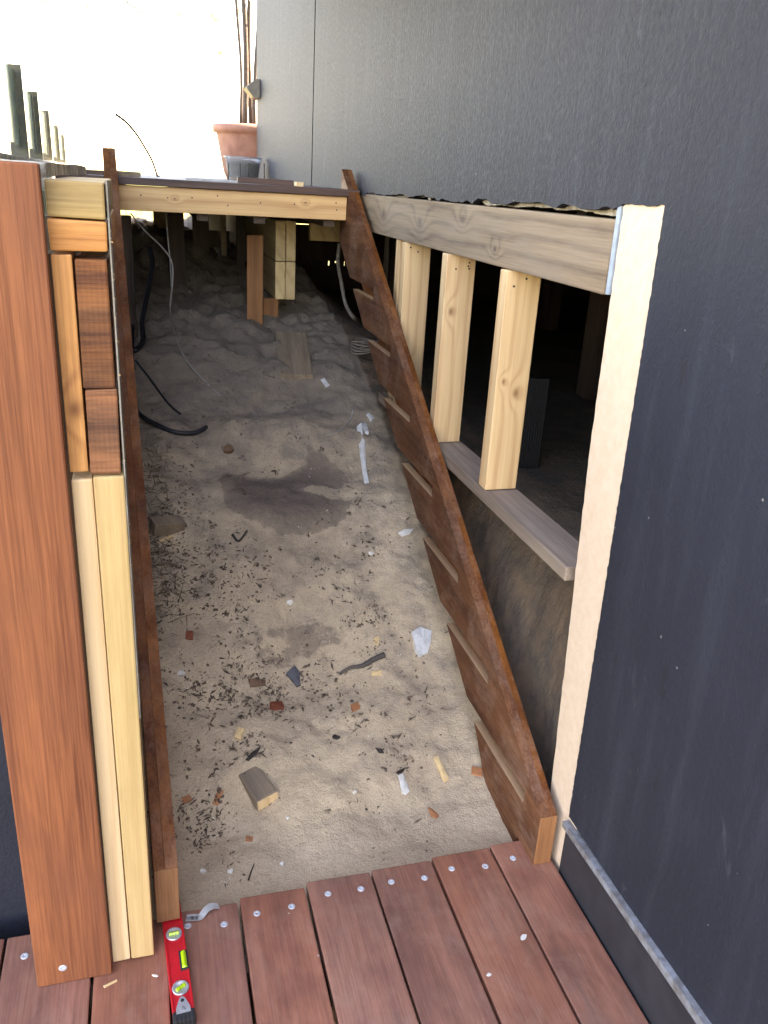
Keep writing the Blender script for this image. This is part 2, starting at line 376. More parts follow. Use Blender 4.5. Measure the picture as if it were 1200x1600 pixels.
MAT['stucco'] = stucco()
MAT['black'] = plain('black_board', lin(44, 45, 50), .5, nscale=14, namt=.35, bump=.25)
MAT['zinc'] = plain('zinc_flashing', lin(140, 144, 150), .55, .35, nscale=48, bump=.4, col2=lin(104, 98, 94))
MAT['cream'] = plain('bare_render', lin(204, 180, 158), .85, nscale=45, bump=.4, bdist=.003, col2=lin(196, 170, 146))
MAT['membrane'] = plain('pale_membrane', lin(150, 162, 174), .7, nscale=30)
MAT['plasterbreak'] = plain('broken_plaster', lin(186, 172, 154), .9, nscale=70, bump=.8, bdist=.004, col2=lin(120, 108, 98))
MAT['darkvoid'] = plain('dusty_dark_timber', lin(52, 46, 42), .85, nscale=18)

MAT['socket'] = plain('screw_socket', lin(40, 40, 42), .6)
NAILH = lathe_mesh([(.0028, 0), (.0028, .0012), (.0015, .0018)], 10); NAILH.materials.append(MAT['socket'])
house = thing('house', 'dark grey rendered house with an opening cut into its wall', 'house', (WX, 1.3, 0))
def wall_poly(name, poly, x0, x1, mat, label=None):
    me = prism_mesh(poly, x0, x1); o = link(name, shift(me, house.location), mat, house)
    if label: o['label'] = label
    return o
def jag(a, b, n, amp, seed, f1=2.1):
    out = []
    for i in range(n + 1):
        t = i / n; j = amp * (fz(t * 9, 0, f1, 4, seed) + .12 * random.uniform(-1, 1)) if 0 < i < n else 0
        dy, dz = b[0] - a[0], b[1] - a[1]; L = math.hypot(dy, dz)
        out.append((a[0] + dy * t - dz / L * j, a[1] + dz * t + dy / L * j))
    return out
# near wall + wall over the opening, one sheet with a ragged lower edge where the render was broken off
bot = jag((4.50, 1.372), (3.36, 1.376), 14, .004, 2.) + jag((3.36, 1.386), (1.47, 1.401), 170, .012, 4., 2.2)[1:] + [(1.44, 1.409)] + jag((1.435, 1.412), (1.30, 1.414), 10, .004, 7.) + jag((1.300, 1.405), (1.272, .150), 220, .0022, 11., 9.)[1:]
poly = [(-5, .145), (-5, 6.2), (4.50, 6.2)] + bot
wall_poly('wall', poly, WX, WX + .022, MAT['stucco'])
wall_poly('wall', [(4.528, 1.372), (4.528, 6.2), (6.765, 6.2), (6.765, 1.372)], WX + .001, WX + .022, MAT['stucco'])
box('joint_backing', WX + .023, WX + .03, 4.40, 4.62, 1.38, 6.1, MAT['darkvoid'], house, 0)
# bare cream strip beside the opening: a shallow recess bordered by the painted render
cl = jag((1.438, 1.408), (1.425, .95), 30, .0025, 3.) + jag((1.425, .95), (1.372, .20), 40, .003, 5.)[1:] + [(1.355, -.02)]
poly = [(1.24, -.02), (1.24, 1.416)] + [(1.36, 1.420), (1.42, 1.416)] + cl
wall_poly('unpainted_strip', poly, WX + .004, WX + .062, MAT['cream'], 'bare cream strip of wall beside the opening')
wall_poly('membrane_edge', [(1.440, 1.25), (1.442, 1.41), (1.455, 1.41), (1.452, 1.25)], WX + .002, WX + .030, MAT['membrane'])
# broken render crumbs along the top of the header
bm = bmesh.new()
for i in range(420):
    y = random.uniform(1.47, 3.34); n_ = fz(y, 0, 3.1, 3, 4.4)
    if n_ < .0: continue
    s = random.uniform(.0015, .006); z = 1.381 + (3.36 - y) * .010 + random.uniform(-.004, .016)
    m = Matrix.Translation((WX + random.uniform(.012, .026), y, z)) @ Euler([random.uniform(0, 6) for _ in range(3)]).to_matrix().to_4x4() @ Matrix.Diagonal((s * random.uniform(.4, 1), s * random.uniform(1, 3.5), s * random.uniform(.4, 1), 1))
    bmesh.ops.create_icosphere(bm, subdivisions=1, radius=1, matrix=m)
o = link('broken_render', shift(mesh_of(bm, 'crumbs'), house.location), MAT['plasterbreak'], house); o['kind'] = 'stuff'
lip = jag((3.36, 1.3845), (1.46, 1.390), 150, .009, 4.6, 1.6)
wall_poly('torn_edge', [(1.46, 1.43), (3.36, 1.42)] + lip, WX + .0235, WX + .032, MAT['plasterbreak'])
# header, studs, sill
box('header_beam', WX + .002, WX + .09, 1.458, 3.47, 1.248, 1.3835, MAT['header'], house, .004, .0015)
for i_, (y, xo) in enumerate(((1.905, 0), (2.335, -.004), (2.77, .002), (2.90, .02))):
    s_ = box('stud', WX - .004 + xo, WX + .086 + xo, y, y + .045, .684, 1.246, MAT['stud%d' % (i_ % 3)], house, .003, .001)
    for kx in range(random.randint(2, 4)):
        link('nail_head', NAILH, None, s_, (random.uniform(-.03, .03), -.0226, .27 - random.uniform(.0, .035)), (math.pi / 2, 0, 0))
box('sill_plate', WX - .004, WX + .092, 1.432, 3.0, .648, .682, MAT['sill'], house, .004, .001)
# base board with zinc flashing
def skirting(name, z0a, z0b, z1a, z1b, x0, x1, mat):
    me = bpy.data.meshes.new(name); ya, yb = 1.272, -5
    s = lambda a, b, y: a + (b - a) * (ya - y) / .53
    v = []
    for y in (ya, .72, yb):
        yy = max(y, .45)
        v += [(x0, y, s(z0a, z0b, yy)), (x1, y, s(z0a, z0b, yy)), (x1, y, s(z1a, z1b, yy)), (x0, y, s(z1a, z1b, yy))]
    f = [(0, 1, 2, 3), (11, 10, 9, 8)]
    for r in (0, 4):
        for q in range(4): f.append((r + q, r + 4 + q, r + 4 + (q + 1) % 4, r + (q + 1) % 4))
    me.from_pydata(v, [], f); bm = bmesh.new(); bm.from_mesh(me)
    return link(name, shift(mesh_of(bm, name), house.location), mat, house)
skirting('base_board', -.16, -.16, .125, .146, WX - .001, WX + .03, MAT['black'])
skirting('flashing', .1255, .1465, .1395, .165, WX - .013, WX + .02, MAT['zinc'])
# shell of the house
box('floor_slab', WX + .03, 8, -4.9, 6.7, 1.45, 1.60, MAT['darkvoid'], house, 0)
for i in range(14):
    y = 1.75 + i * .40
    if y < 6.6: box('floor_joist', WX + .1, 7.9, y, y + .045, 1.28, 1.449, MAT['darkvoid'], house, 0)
box('roof', WX - .05, 8.2, -5.2, 6.9, 6.205, 6.4, MAT['black'], house, .01)
# added slab and beams, unseen above the frame, to shade the middle of the slope
box('shade_slab', -1.9, WX - .006, 2.05, 5.2, 2.72, 2.86, MAT['darkvoid'], house, .01)
for y in (2.3, 3.2, 4.1, 5.0): box('shade_beam', -1.65, WX - .006, y, y + .07, 2.56, 2.719, MAT['darkvoid'], house, .004)
box('end_wall', WX + .025, 8, 6.70, 6.76, 1.35, 6.2, MAT['stucco'], house, 0)
box('rear_wall', 8.0, 8.1, -5, 6.76, -.3, 6.2, MAT['stucco'], house, 0)
box('end_wall', WX + .025, 8, -5.0, -4.95, -.3, 6.2, MAT['stucco'], house, 0)
box('inner_foundation', WX + .07, 8, 1.10, 1.18, -.3, 1.45, MAT['darkvoid'], house, 0)
# boards closing the far end of the crawl space, with slits that let the daylight in
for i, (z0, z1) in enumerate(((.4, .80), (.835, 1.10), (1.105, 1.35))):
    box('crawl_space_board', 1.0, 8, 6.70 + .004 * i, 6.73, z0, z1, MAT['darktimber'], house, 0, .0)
for x0, x1, z1 in ((1.0, 1.40, .838), (1.412, 1.455, .838), (1.455, 1.475, .822), (1.475, 1.53, .838), (1.537, 1.585, .838), (1.585, 1.612, .824), (1.612, 1.64, .838), (1.648, 8, .838)):
    box('slit_filler', x0, x1, 6.7045, 6.728, .778, z1, MAT['darktimber'], house, 0)
for x, y in ((1.9, 3.3), (1.3, 4.6), (2.6, 5.2)):
    box('pier', x, x + .1, y, y + .1, .3, 1.28, MAT['darktimber'], house, .003)
# corrugated sheet left standing in the crawl space, black cable under the header
bm = bmesh.new(); cols = []
for i in range(61):
    u = i / 60 * .125; wv = .004 * math.sin(i * math.pi / 2)
    cols.append([bm.verts.new((1.13 + u, 2.45 + wv - u * .15, z)) for z in (.45, .86)])
for A, B in zip(cols, cols[1:]): bm.faces.new((A[0], B[0], B[1], A[1]))
me = mesh_of(bm, 'corrugated'); MAT['plastic'] = plain('dark_plastic', lin(32, 31, 31), .9, nscale=20)
o = link('corrugated_sheet', shift(me, (1.23, 2.45, .45)), MAT['plastic'], None, (1.23, 2.45, .45)); tag(o, 'grey corrugated sheet standing inside the crawl space behind the nearest stud', 'sheet')
sm_ = o.modifiers.new('thickness', 'SOLIDIFY'); sm_.thickness = .0015
# wall lamp on the corner
lp = onx(404, 141, WX)
lamp = thing('wall_lamp', 'small grey wedge-shaped lamp on the far corner of the wall', 'wall lamp', (WX, lp.y, lp.z))
bm = bmesh.new()
pr = [(0, -.06), (0, .065), (-.035, .06), (-.10, .005), (-.045, -.055)]
a = [bm.verts.new((x, -.09, z)) for x, z in pr]; b = [bm.verts.new((x, .09, z)) for x, z in pr]
bm.faces.new(a); bm.faces.new(b[::-1])
for i in range(5): bm.faces.new((a[i], b[i], b[(i + 1) % 5], a[(i + 1) % 5]))
bmesh.ops.recalc_face_normals(bm, faces=bm.faces); bmesh.ops.bevel(bm, geom=bm.edges[:], offset=.004, segments=2, affect='EDGES')
MAT['lampgrey'] = plain('lamp_grey', lin(120, 118, 114), .45, .3, nscale=20)
link('housing', mesh_of(bm, 'housing'), MAT['lampgrey'], lamp)
box('back_plate', WX - .004, WX - .0005, lp.y - .07, lp.y + .07, lp.z - .05, lp.z + .05, MAT['zinc'], lamp, .001)

# ------------------------------------------------------------------ lower deck
MAT['screw'] = plain('galvanised_screw', lin(196, 198, 202), .45, .25, nscale=90, namt=.3)
def screw_mesh():
    bm = bmesh.new()
    rings = []
    for r, z in ((.0074, -.002), (.0074, .0004), (.0062, .0011), (.0026, .0012), (.0020, .0003)):
        rings.append([bm.verts.new((r * math.cos(6.2832 * i / 14), r * math.sin(6.2832 * i / 14), z)) for i in range(14)])
    for A, B in zip(rings, rings[1:]):
        for i in range(14): bm.faces.new((A[i], A[(i + 1) % 14], B[(i + 1) % 14], B[i]))
    bm.faces.new(rings[-1]); return mesh_of(bm, 'screw')
SCREW = screw_mesh(); SCREW.materials.append(MAT['screw'])
deck = thing('lower_deck', 'reddish brown hardwood deck in the foreground', 'deck', (.3, .3, 0))
edges = [-1.34, -1.195, -1.05, -.905, -.762, -.617, -.472, -.327, -.16, -.018, .1265, .271, .4195, .564, .7095, .836]
ends = [1.34] * 8 + [1.325, 1.332, 1.341, 1.353, 1.358, 1.366, 1.372]
for i in range(len(edges) - 1):
    x0, x1 = edges[i] + .0028, edges[i + 1] - .0028
    if i == 14: x1 = edges[i + 1]
    y1 = ends[i]
    b_ = box('board', x0, x1, -1.4, y1, -.024 - .0, random.uniform(-.0008, .0008), MAT['deck'], deck, .003, .0008)
    for sx in ([x0 + .035, x1 - .035] if i >= 8 else [x0 + .035, x1 - .035]):
        for sy in (y1 - .045, .868, .38):
            if i == 8 and sy > 1: continue
            s = link('screw', SCREW, None, b_, (sx + random.uniform(-.006, .006) - (x0 + x1) / 2, sy + random.uniform(-.008, .008) - (y1 - 1.4) / 2, .0122), (0, 0, random.uniform(0, 6)))
for y in (1.18, .86, .38, -.1, -.7):
    box('joist', -1.3, .80, y, y + .045, -.17, -.0255, MAT['darktimbery'], deck, 0)
# slivers of pale wood in the gaps
for px, py, dx in ((392, 1432, 0), (586, 1395, 0), (683, 1377, 0)):
    p = onz(px, py, -.006)
    box('gap_packer', p.x - .0018, p.x + .0018, p.y - .02, p.y + .02, -.02, -.004, MAT['pine'], deck, .0005, .0006)

# dark garden wall at the left of the trim board
gw = thing('garden_wall', 'dark grey wall behind the left edge of the trim board', 'wall', (-2, 1.42, -.2))
box('wall_face', -4.2, -.262, 1.40, 1.44, -.3, 1.36, MAT['stucco'], gw, .004)
box('capping', -4.2, -.262, 1.385, 1.46, 1.361, 1.385, MAT['black'], gw, .003)

# ------------------------------------------------------------------ left timber wall end
tw = thing('timber_wall_end', 'end of a timber retaining wall with a wide red-brown trim board', 'timber wall', (-.12, 1.24, 0))
rb = box('trim_board', -.256, -.1245, 1.212, 1.232, .001, 1.4215, MAT['red'], tw, .003, .0005)
sp = onz(102, 1513, .05)
s = link('screw', SCREW, MAT['socket'] if False else None, rb, (onz(102, 1513, 0).x + .1915, -.0102, -.672), (math.pi / 2, 0, 0))
box('timber', -.1225, -.049, 1.237, 1.62, 1.356, 1.403, MAT['olive'], tw, .003, .001)
box('timber', -.1225, -.0485, 1.237, 1.62, 1.3135, 1.354, MAT['orangex'], tw, .003, .001)
box('timber', -.1225, -.0955, 1.238, 1.30, .999, 1.308, MAT['oldpine'], tw, .002, .001)
box('timber', -.0935, -.0505, 1.240, 1.48, 1.124, 1.303, MAT['endgrain'], tw, .003, .0015)
box('timber', -.0925, -.0495, 1.2395, 1.48, .9925, 1.122, MAT['endgrain'], tw, .003, .0015)
box('timber', -.1225, -.0915, 1.238, 1.33, .001, .986, MAT['pine'], tw, .003, .001)
box('timber', -.0900, -.0465, 1.236, 1.33, .001, .9905, MAT['greenpine'], tw, .003, .001)
# backing sheathing and torn felt at the edge
MAT['felt'] = plain('grey_felt', lin(150, 142, 130), .95, nscale=120, bump=.6)
box('backing', -.24, -.055, 1.335, 1.40, .0, 1.30, MAT['darktimber'], tw, 0)
fe = [(1.245, 1.40)] + jag((1.25, .02), (1.25, 1.40), 2, 0, 1)[:0]
poly = jag((1.2405, 1.405), (1.2405, .55), 70, .0035, 6.) + [(1.30, .55), (1.30, 1.405)]
me = prism_mesh([(y, z) for y, z in poly], -.0462, -.0440); link('felt_strip', shift(me, tw.location), MAT['felt'], tw)
bm = bmesh.new()
for i in range(30):
    z = random.uniform(.45, 1.38); y = 1.24; L = random.uniform(.002, .006)
    x = -.0455; v = [bm.verts.new((x, y, z)), bm.verts.new((x + L, y - random.uniform(0, .006), z + random.uniform(-.006, .004))), bm.verts.new((x, y + .004, z - random.uniform(.002, .005)))]
    bm.faces.new(v)
o = link('wood_splinters', shift(mesh_of(bm, 'spl'), tw.location), MAT['pine'], tw); o['kind'] = 'stuff'

# coping stone on the wall end
MAT['concrete'] = plain('old_concrete', lin(206, 198, 180), .9, nscale=26, bump=.8, bdist=.006, col2=lin(120, 112, 98))
bm = bmesh.new(); bmesh.ops.create_cube(bm, size=1)
bmesh.ops.subdivide_edges(bm, edges=bm.edges[:], cuts=9, use_grid_fill=True)
for v in bm.verts:
    v.co = Vector((v.co.x * .20, v.co.y * .86, v.co.z * .017)); q = v.co * 14
    v.co += Vector((fz(q.x, q.y, 1, 3, 1.), fz(q.y, q.z, 1, 3, 2.) * .6, fz(q.x + q.z, q.y, 1, 3, 3.) * .7)) * .004
cs = link('coping_stone', mesh_of(bm, 'coping', True), MAT['concrete'], None, (-.218, 1.67, 1.4138)); tag(cs, 'rough concrete coping stone on top of the timber wall end', 'coping stone')

# ------------------------------------------------------------------ glass fence running back on the left
fdir = Vector((-.058, 1, 0)).normalized()
def fpos(t, off=0): return Vector((-.365, 2.05, 0)) + fdir * t + Vector((off, 0, 0))
fence = thing('glass_fence', 'low glass fence with dark metal posts on a pale wall', 'fence', (-.335, 2.05, 1.3))
MAT['metal'] = plain('dark_metal', lin(70, 74, 72), .5, .4, nscale=30, col2=lin(98, 96, 82))
gk = NT('pane_glass'); gk.b.inputs['Base Color'].default_value = (.75, .9, .86, 1); gk.b.inputs['Roughness'].default_value = .05
gk.b.inputs['Transmission Weight'].default_value = .9; gk.b.inputs['IOR'].default_value = 1.1; MAT['glass'] = gk.m
ang = math.atan2(-fdir.x, fdir.y)
TS = [0, 1.95, 3.3, 5.0, 7.4, 10.2]
for i, t in enumerate(TS):
    c = fpos(t)
    box('post', c.x - .034, c.x + .034, c.y - .02, c.y + .02, 1.43, 1.785, MAT['metal'], fence, .002, rot=(0, 0, ang))
    if i < 5:
        m_ = (t + .1 + TS[i + 1] - .1) / 2; hl = (TS[i + 1] - t) / 2 - .08; c = fpos(m_)
        pn = box('pane', c.x - .004, c.x + .004, c.y - hl, c.y + hl, 1.49, 1.76, MAT['glass'], fence, .001, rot=(0, 0, ang))
        for e in (-1, 1):
            q_ = fpos(m_ + e * (hl + .012)); f_ = link('pane_edge', box_mesh(.022, .024, .28, .001), MAT['metal'], pn, (0, e * (hl + .013), 0))
lw = thing('fence_wall', 'low pale concrete wall under the glass fence', 'wall', (-.4, 8, 1.0))
for i in range(6):
    c = fpos(i * 2.05 + 1.02, -.02)
    box('block', c.x - .06, c.x + .06, c.y - 1.02, c.y + 1.02, 1.0, 1.445, MAT['concrete'], lw, .006, .002, rot=(0, 0, ang))

# ------------------------------------------------------------------ stair stringers
RISE, RUN = .1545, .2635
def rear(y): return .099 + .5885 * (y - 1.69)
def stringer(name, label, x_in, x_out, yaw, zb, mirror=False):
    o_ = Vector((0, 1.29, 0))
    t = thing(name, label, 'stair stringer', (x_in, 1.29, zb))
    d = 1 if x_out > x_in else -1; th = abs(x_out - x_in)
    front = [(1.295, 0.0), (1.295, .136), (3.555, 1.470)]
    tail = [(1.545, -.052), (1.50, -.10), (1.385, -.10), (1.385, 0.0)]
    core = front + [(3.555, rear(3.555) + .045), (1.675, rear(1.675) + .045), (1.60, rear(1.60) + .03)] + tail
    me = prism_mesh(core, d * .0235, d * th, .0022); me.transform(Matrix.Translation((0, -1.29, 0)))
    link('core_board', me, MAT['stringer'], t)
    # inner layer of the board, with the tread housings cut out of it
    comb = front + [(3.555, rear(3.555))]
    for kk in range(6, -1, -1):
        z = .104 + RISE * kk; ya = 1.697 + RUN * kk; top = z + .037
        yt = 1.69 + (top - .099) / .5885
        comb += [(yt, top), (ya - .318, top - .001), (ya - .318, z), (ya, z)]
    comb += tail
    bm = bmesh.new()
    a = [bm.verts.new((0, y - 1.29, z)) for y, z in comb]; b = [bm.verts.new((d * .0236, y - 1.29, z)) for y, z in comb]
    bm.faces.new(a); bm.faces.new(b[::-1]); n = len(comb)
    for i in range(n):
        f = bm.faces.new((a[i], b[i], b[(i + 1) % n], a[(i + 1) % n]))
        if abs(comb[i][1] - comb[(i + 1) % n][1]) < .002 and i > 3 and comb[i][1] > .0: f.material_index = 1
    link('face_with_tread_housings', mesh_of(bm, 'face'), [MAT['stringer'], MAT['groove']], t)
    me = box_mesh(th - .001, .0022, .133, .0006)
    link('cut_end', me, MAT['stringer_cut'], t, (d * th / 2, .0042, .068))
    t.rotation_euler = (0, 0, yaw); return t
stringer('stair_stringer', 'right hardwood stair stringer leaning by the house wall, tread grooves facing inward', .787, .8285, 0, 0)
stringer('stair_stringer', 'left hardwood stair stringer seen edge-on beside the pale timbers', .006, -.040, math.radians(2.42), .0225)

# ------------------------------------------------------------------ upper deck
ud = thing('upper_deck', 'raised deck at the top of the slope with a new pine fascia', 'deck', (.3, 3.5, 1.0))
fb = box('fascia', -.087, .7845, 3.432, 3.467, 1.2785, 1.3665, MAT['pinex'], ud, .0025, .0008)
# nails in the fascia
for px, py in ((220, 305), (300, 309), (340, 306), (407, 317), (356, 321), (525, 317), (526, 328), (262, 309), (460, 319)):
    p = ony(px, py, 3.4315); link('nail_head', NAILH, None, fb, Vector((p.x, 3.4315, p.z)) - Vector(((-.087 + .7845) / 2, 3.4495, 1.3225)), (math.pi / 2, 0, 0))
y = 3.415
for i in range(28):
    x1 = .835; x0 = -.30 if i < 18 else -.30
    box('board', x0, x1, y, y + .14, 1.3685, 1.3945 + random.uniform(-.0006, .0006), MAT['deckx'], ud, .003, .0006)
    y += .145
for x in (-.16, .2, .42, .70):
    box('joist', x, x + .045, 3.47, 7.4, 1.25, 1.3675, MAT['darktimbery'], ud, .002)
# bearer of four timbers, carried by a short post
for (x0, z0, z1) in ((.566, 1.075, 1.2485), (.613, 1.075, 1.2485), (.566, .905, 1.072), (.613, .905, 1.072)):
    box('bearer_timber', x0, x0 + .045, 3.87 + random.uniform(0, .004), 6.8, z0, z1, MAT['bearer'], ud, .004, .001)
box('post', .515, .585, 3.905, 3.95, .6, .9035, MAT['brownboard'], ud, .003, .001)
box('post', .430, .500, 3.80, 3.822, .6, 1.185, MAT['brownboard'], ud, .003, .001, rot=(0, .006, 0))
def at_y(px0, px1, py0, py1, Y): a = ony(px0, py0, Y); b = ony(px1, py1, Y); return a, b
a, b = at_y(262, 291, 330, 460, 4.36); box('post', a.x, b.x, 4.36, 4.45, .6, 1.2495, MAT['darktimber'], ud, .003)
a, b = at_y(301, 328, 330, 430, 4.95); box('post', a.x, b.x, 4.95, 5.05, .6, 1.2495, MAT['darktimber'], ud, .003)
a, b = at_y(188, 211, 330, 460, 3.60); box('post', a.x, b.x, 3.60, 3.69, .3, 1.2495, MAT['darktimber'], ud, .003)
a = ony(200, 355, 5.2); b = ony(332, 386, 5.2); box('rail', a.x - .25, b.x + .1, 5.2, 5.245, b.z, a.z, MAT['darktimber'], ud, .003)
a = ony(345, 345, 5.0); box('side_board', a.x, a.x + .03, 5.0, 6.6, .85, 1.2485, MAT['greyplank'], ud, .002)
a = ony(370, 345, 4.7); b = ony(383, 345, 4.7); box('post', a.x, b.x, 4.7, 4.75, .7, 1.2485, MAT['darktimber'], ud, .002)
a = ony(485, 345, 4.3); b = ony(535, 378, 4.3); box('short_joist', a.x, b.x + .1, 4.3, 4.345, b.z, 1.2485, MAT['bearer'], ud, .003)
a = ony(240, 345, 5.6); b = ony(262, 345, 5.6); box('post', a.x, b.x, 5.6, 5.69, .8, 1.2485, MAT['bearer'], ud, .003)

# things on the upper deck
def plank(name, label, cat, x0, x1, y0, y1, z0, z1, mat, rz=0): 
    o = box(name, x0, x1, y0, y1, z0, z1, mat, None, .002, .0008, rot=(0, 0, rz)); return tag(o, label, cat)
ZD = 1.3953
a = ony(128, 275, 3.5); b = ony(220, 275, 3.5)
plank('offcut_board', 'short weathered board lying at the left end of the upper deck', 'board', ony(183, 275, 3.50).x, b.x, 3.46, 3.6, ZD, ZD + .018, MAT['greyplank'])
plank('offcut_board', 'dark board offcut left of the left stringer top, on the upper deck edge', 'board', a.x, ony(163, 275, 3.5).x, 3.45, 3.585, ZD, ZD + .016, MAT['deckx'])
a = ony(372, 285, 3.66); b = ony(458, 285, 3.66)
nb = plank('nailed_board', 'dark board with upright nails on the upper deck', 'board', a.x, b.x, 3.64, 3.73, ZD, ZD + .021, MAT['deckx'], math.radians(-3))
plank('pale_offcut', 'small pale offcut at the right end of the upper deck front', 'wood offcut', ony(460, 285, 3.55).x, ony(471, 285, 3.55).x, 3.5, 3.56, ZD, ZD + .016, MAT['pine'])
MAT['sheet'] = plain('grey_sheet', lin(190, 192, 196), .5, .2)
plank('thin_sheet', 'thin pale strip lying on the upper deck before the pots', 'strip', ony(290, 285, 3.8).x, ony(368, 285, 3.8).x, 3.78, 3.86, ZD, ZD + .008, MAT['sheet'])
for i, (px, tilt) in enumerate(((357, .03), (376, -.02), (388, .05), (413, -.02))):
    yb = 3.68 if i != 0 else 3.82; base = ZD + (.0215 if i else .0085); bx = ony(px, 278, yb).x
    if i in (1, 2, 3): bx = min(max(bx, a.x + .01), b.x - .01)
    top = ony(px, 256, yb).z - base
    m = tube_mesh([(0, 0, -.006), (tilt * top * .5, 0, top * .5), (tilt * top, 0, top)], .0022, 8)
    bm = bmesh.new(); bm.from_mesh(m)
    bmesh.ops.create_cone(bm, cap_ends=True, segments=10, radius1=.005, radius2=.005, depth=.0018, matrix=Matrix.Translation((tilt * top, 0, top)))
    o = link('nail', mesh_of(bm, 'nail'), MAT['socket'], None, (bx, yb, base))
    tag(o, ('leftmost upright nail, standing in the thin pale strip', 'second upright nail from the left, on the dark board', 'third upright nail from the left, on the dark board', 'rightmost upright nail, apart from the others, against the grey wall')[i], 'nail', 'nails standing upright on the upper deck')

# terracotta pot with thin stems, clear pot before it
MAT['terracotta'] = plain('terracotta', lin(142, 104, 92), .8, nscale=9, bump=.4, col2=lin(120, 82, 70))
MAT['soil'] = plain('potting_soil', lin(62, 48, 40), .95, nscale=50, bump=1, bdist=.01)
MAT['bark'] = plain('bark', lin(84, 76, 70), .9, nscale=30, bump=.7, bdist=.004)
pc = Vector((.885, 7.25, 1.395)); rim = 1.395
pt = thing('potted_tree', 'terracotta pot with tall thin bare stems beyond the house corner', 'potted plant', pc)
link('pot', lathe_mesh([(.22, 0), (.245, .05), (.295, .32), (.30, .335), (.325, .34), (.327, .395), (.295, .40), (.27, .36)], 48), MAT['terracotta'], pt)
link('soil', lathe_mesh([(.272, .34), (.272, .365), (.1, .378), (.02, .38)], 24), MAT['soil'], pt)
stems = []
for i, (dx, dy, top, lean) in enumerate(((-.075, 0, 2.3, -.02), (-.03, .05, 2.2, .03), (.0, -.06, 2.0, .10), (-.10, .09, 1.8, -.06))):
    pts = [(dx + lean * t * t + .012 * math.sin(t * 9 + i * 2), dy + .015 * math.cos(t * 7 + i), .39 + top * t) for t in [j / 14 for j in range(15)]]
    link('stem', tube_mesh(pts, .022 - .003 * i, 8, taper=.012), MAT['bark'], pt); stems.append(pts)
lk = NT('leaf'); oi = lk.n('ObjectInfo').outputs['Random']
geo = lk.n('TexCoord').outputs['Object']
lc = lk.mix(lk.noise(geo, 8, 2), lin(170, 178, 130), lin(150, 160, 116)); lk.set(lk.b.inputs['Base Color'], lc); lk.b.inputs['Roughness'].default_value = .5
tr = lk.n('BsdfTranslucent', {'Color': lin(206, 212, 170)}); mx = lk.n('MixShader', {0: .5, 1: lk.b.outputs[0], 2: tr.outputs[0]}); lk.t.links.new(mx.outputs[0], lk.out.inputs[0])
MAT['leaf'] = lk.m
def leaf_cloud(centres, per, size):
    bm = bmesh.new()
    for (c, r) in centres:
        for _ in range(per):
            p = Vector(c) + Vector([random.gauss(0, r * .5) for _ in range(3)])
            L = size * random.uniform(.7, 1.3); R = Euler([random.uniform(0, 6.28) for _ in range(3)]).to_matrix()
            vs_ = [bm.verts.new(p + R @ Vector(q)) for q in ((0, 0, 0), (L * .28, L * .45, L * .06), (0, L, 0), (-L * .28, L * .45, L * .06))]
            bm.faces.new(vs_)
    return mesh_of(bm, 'leaves')
cent = []
for s_ in stems:
    for j in (6, 9, 11, 13, 14): cent.append((Vector(s_[j]) + Vector((random.uniform(-.05, .05), random.uniform(-.05, .05), 0)), .12))
link('foliage', leaf_cloud(cent, 5, .05), MAT['leaf'], pt)
cp = Vector((.685, 6.25, 1.395))
ck = NT('clear_plastic'); ck.b.inputs['Base Color'].default_value = (.86, .9, .95, 1); ck.b.inputs['Roughness'].default_value = .12; ck.b.inputs['Transmission Weight'].default_value = .85; ck.b.inputs['IOR'].default_value = 1.2
cpo = thing('plastic_pot', 'clear plastic tub of soil in front of the terracotta pot', 'tub', cp)
link('tub', lathe_mesh([(.095, 0), (.10, .01), (.122, .135), (.132, .138), (.132, .15), (.119, .15), (.10, .02), (.02, .016)], 40), ck.m, cpo)
link('soil', lathe_mesh([(.097, .02), (.112, .105), (.08, .12), (.01, .118)], 24), MAT['soil'], cpo)
# arching dark hose above the deck
pts = [ony(px, py, 4.4) for px, py in ((180, 178), (196, 190), (212, 208), (226, 230), (238, 252), (246, 275), (250, 292))]
pts[-1].z = max(pts[-1].z, 1.397)
o = link('bent_hose', shift(tube_mesh(spline(pts, 6), .006, 8, taper=.004), pts[-1]), MAT['black'], None, pts[-1]); tag(o, 'thin dark hose end arching up from the upper deck against the bright sky', 'hose')

# garden tree at the upper left
tb = Vector((-2.9, 9.5, 1.28))
gt = thing('garden_tree', 'sunlit tree whose leaves reach into the top left corner', 'tree', tb)
tp = [(0, 0, -.1), (.03, .02, .8), (.1, 0, 1.6), (.2, .05, 2.3), (.3, 0, 3.2)]
link('trunk', tube_mesh(spline(tp, 5), .09, 10, taper=.05), MAT['bark'], gt)
br = []; cent = []
for px, py, Y in ((135, 8, 9.2), (150, 48, 9.0), (278, 15, 9.6), (340, 25, 10.5), (345, 85, 10.6), (120, -80, 9.3), (230, -120, 9.5), (40, -150, 9.5), (330, -160, 10)):
    e = ony(px, py, Y) - tb; cent.append((e, .16 if py < 60 and px < 200 else .1))
    link('branch', tube_mesh(spline([(.2, .05, 2.3), (e.x * .4, e.y * .4, 2.7 if py < 0 else 2.5), (e.x * .8, e.y * .8, e.z + .25), (e.x, e.y, e.z + .1)], 6), .018, 6, taper=.003), MAT['bark'], gt)
cent += [((random.gauss(0, .8), random.gauss(0, .7), 4.0 + random.gauss(0, .6)), .5) for _ in range(40)]
link('crown', leaf_cloud(cent, 26, .09), MAT['leaf'], gt)

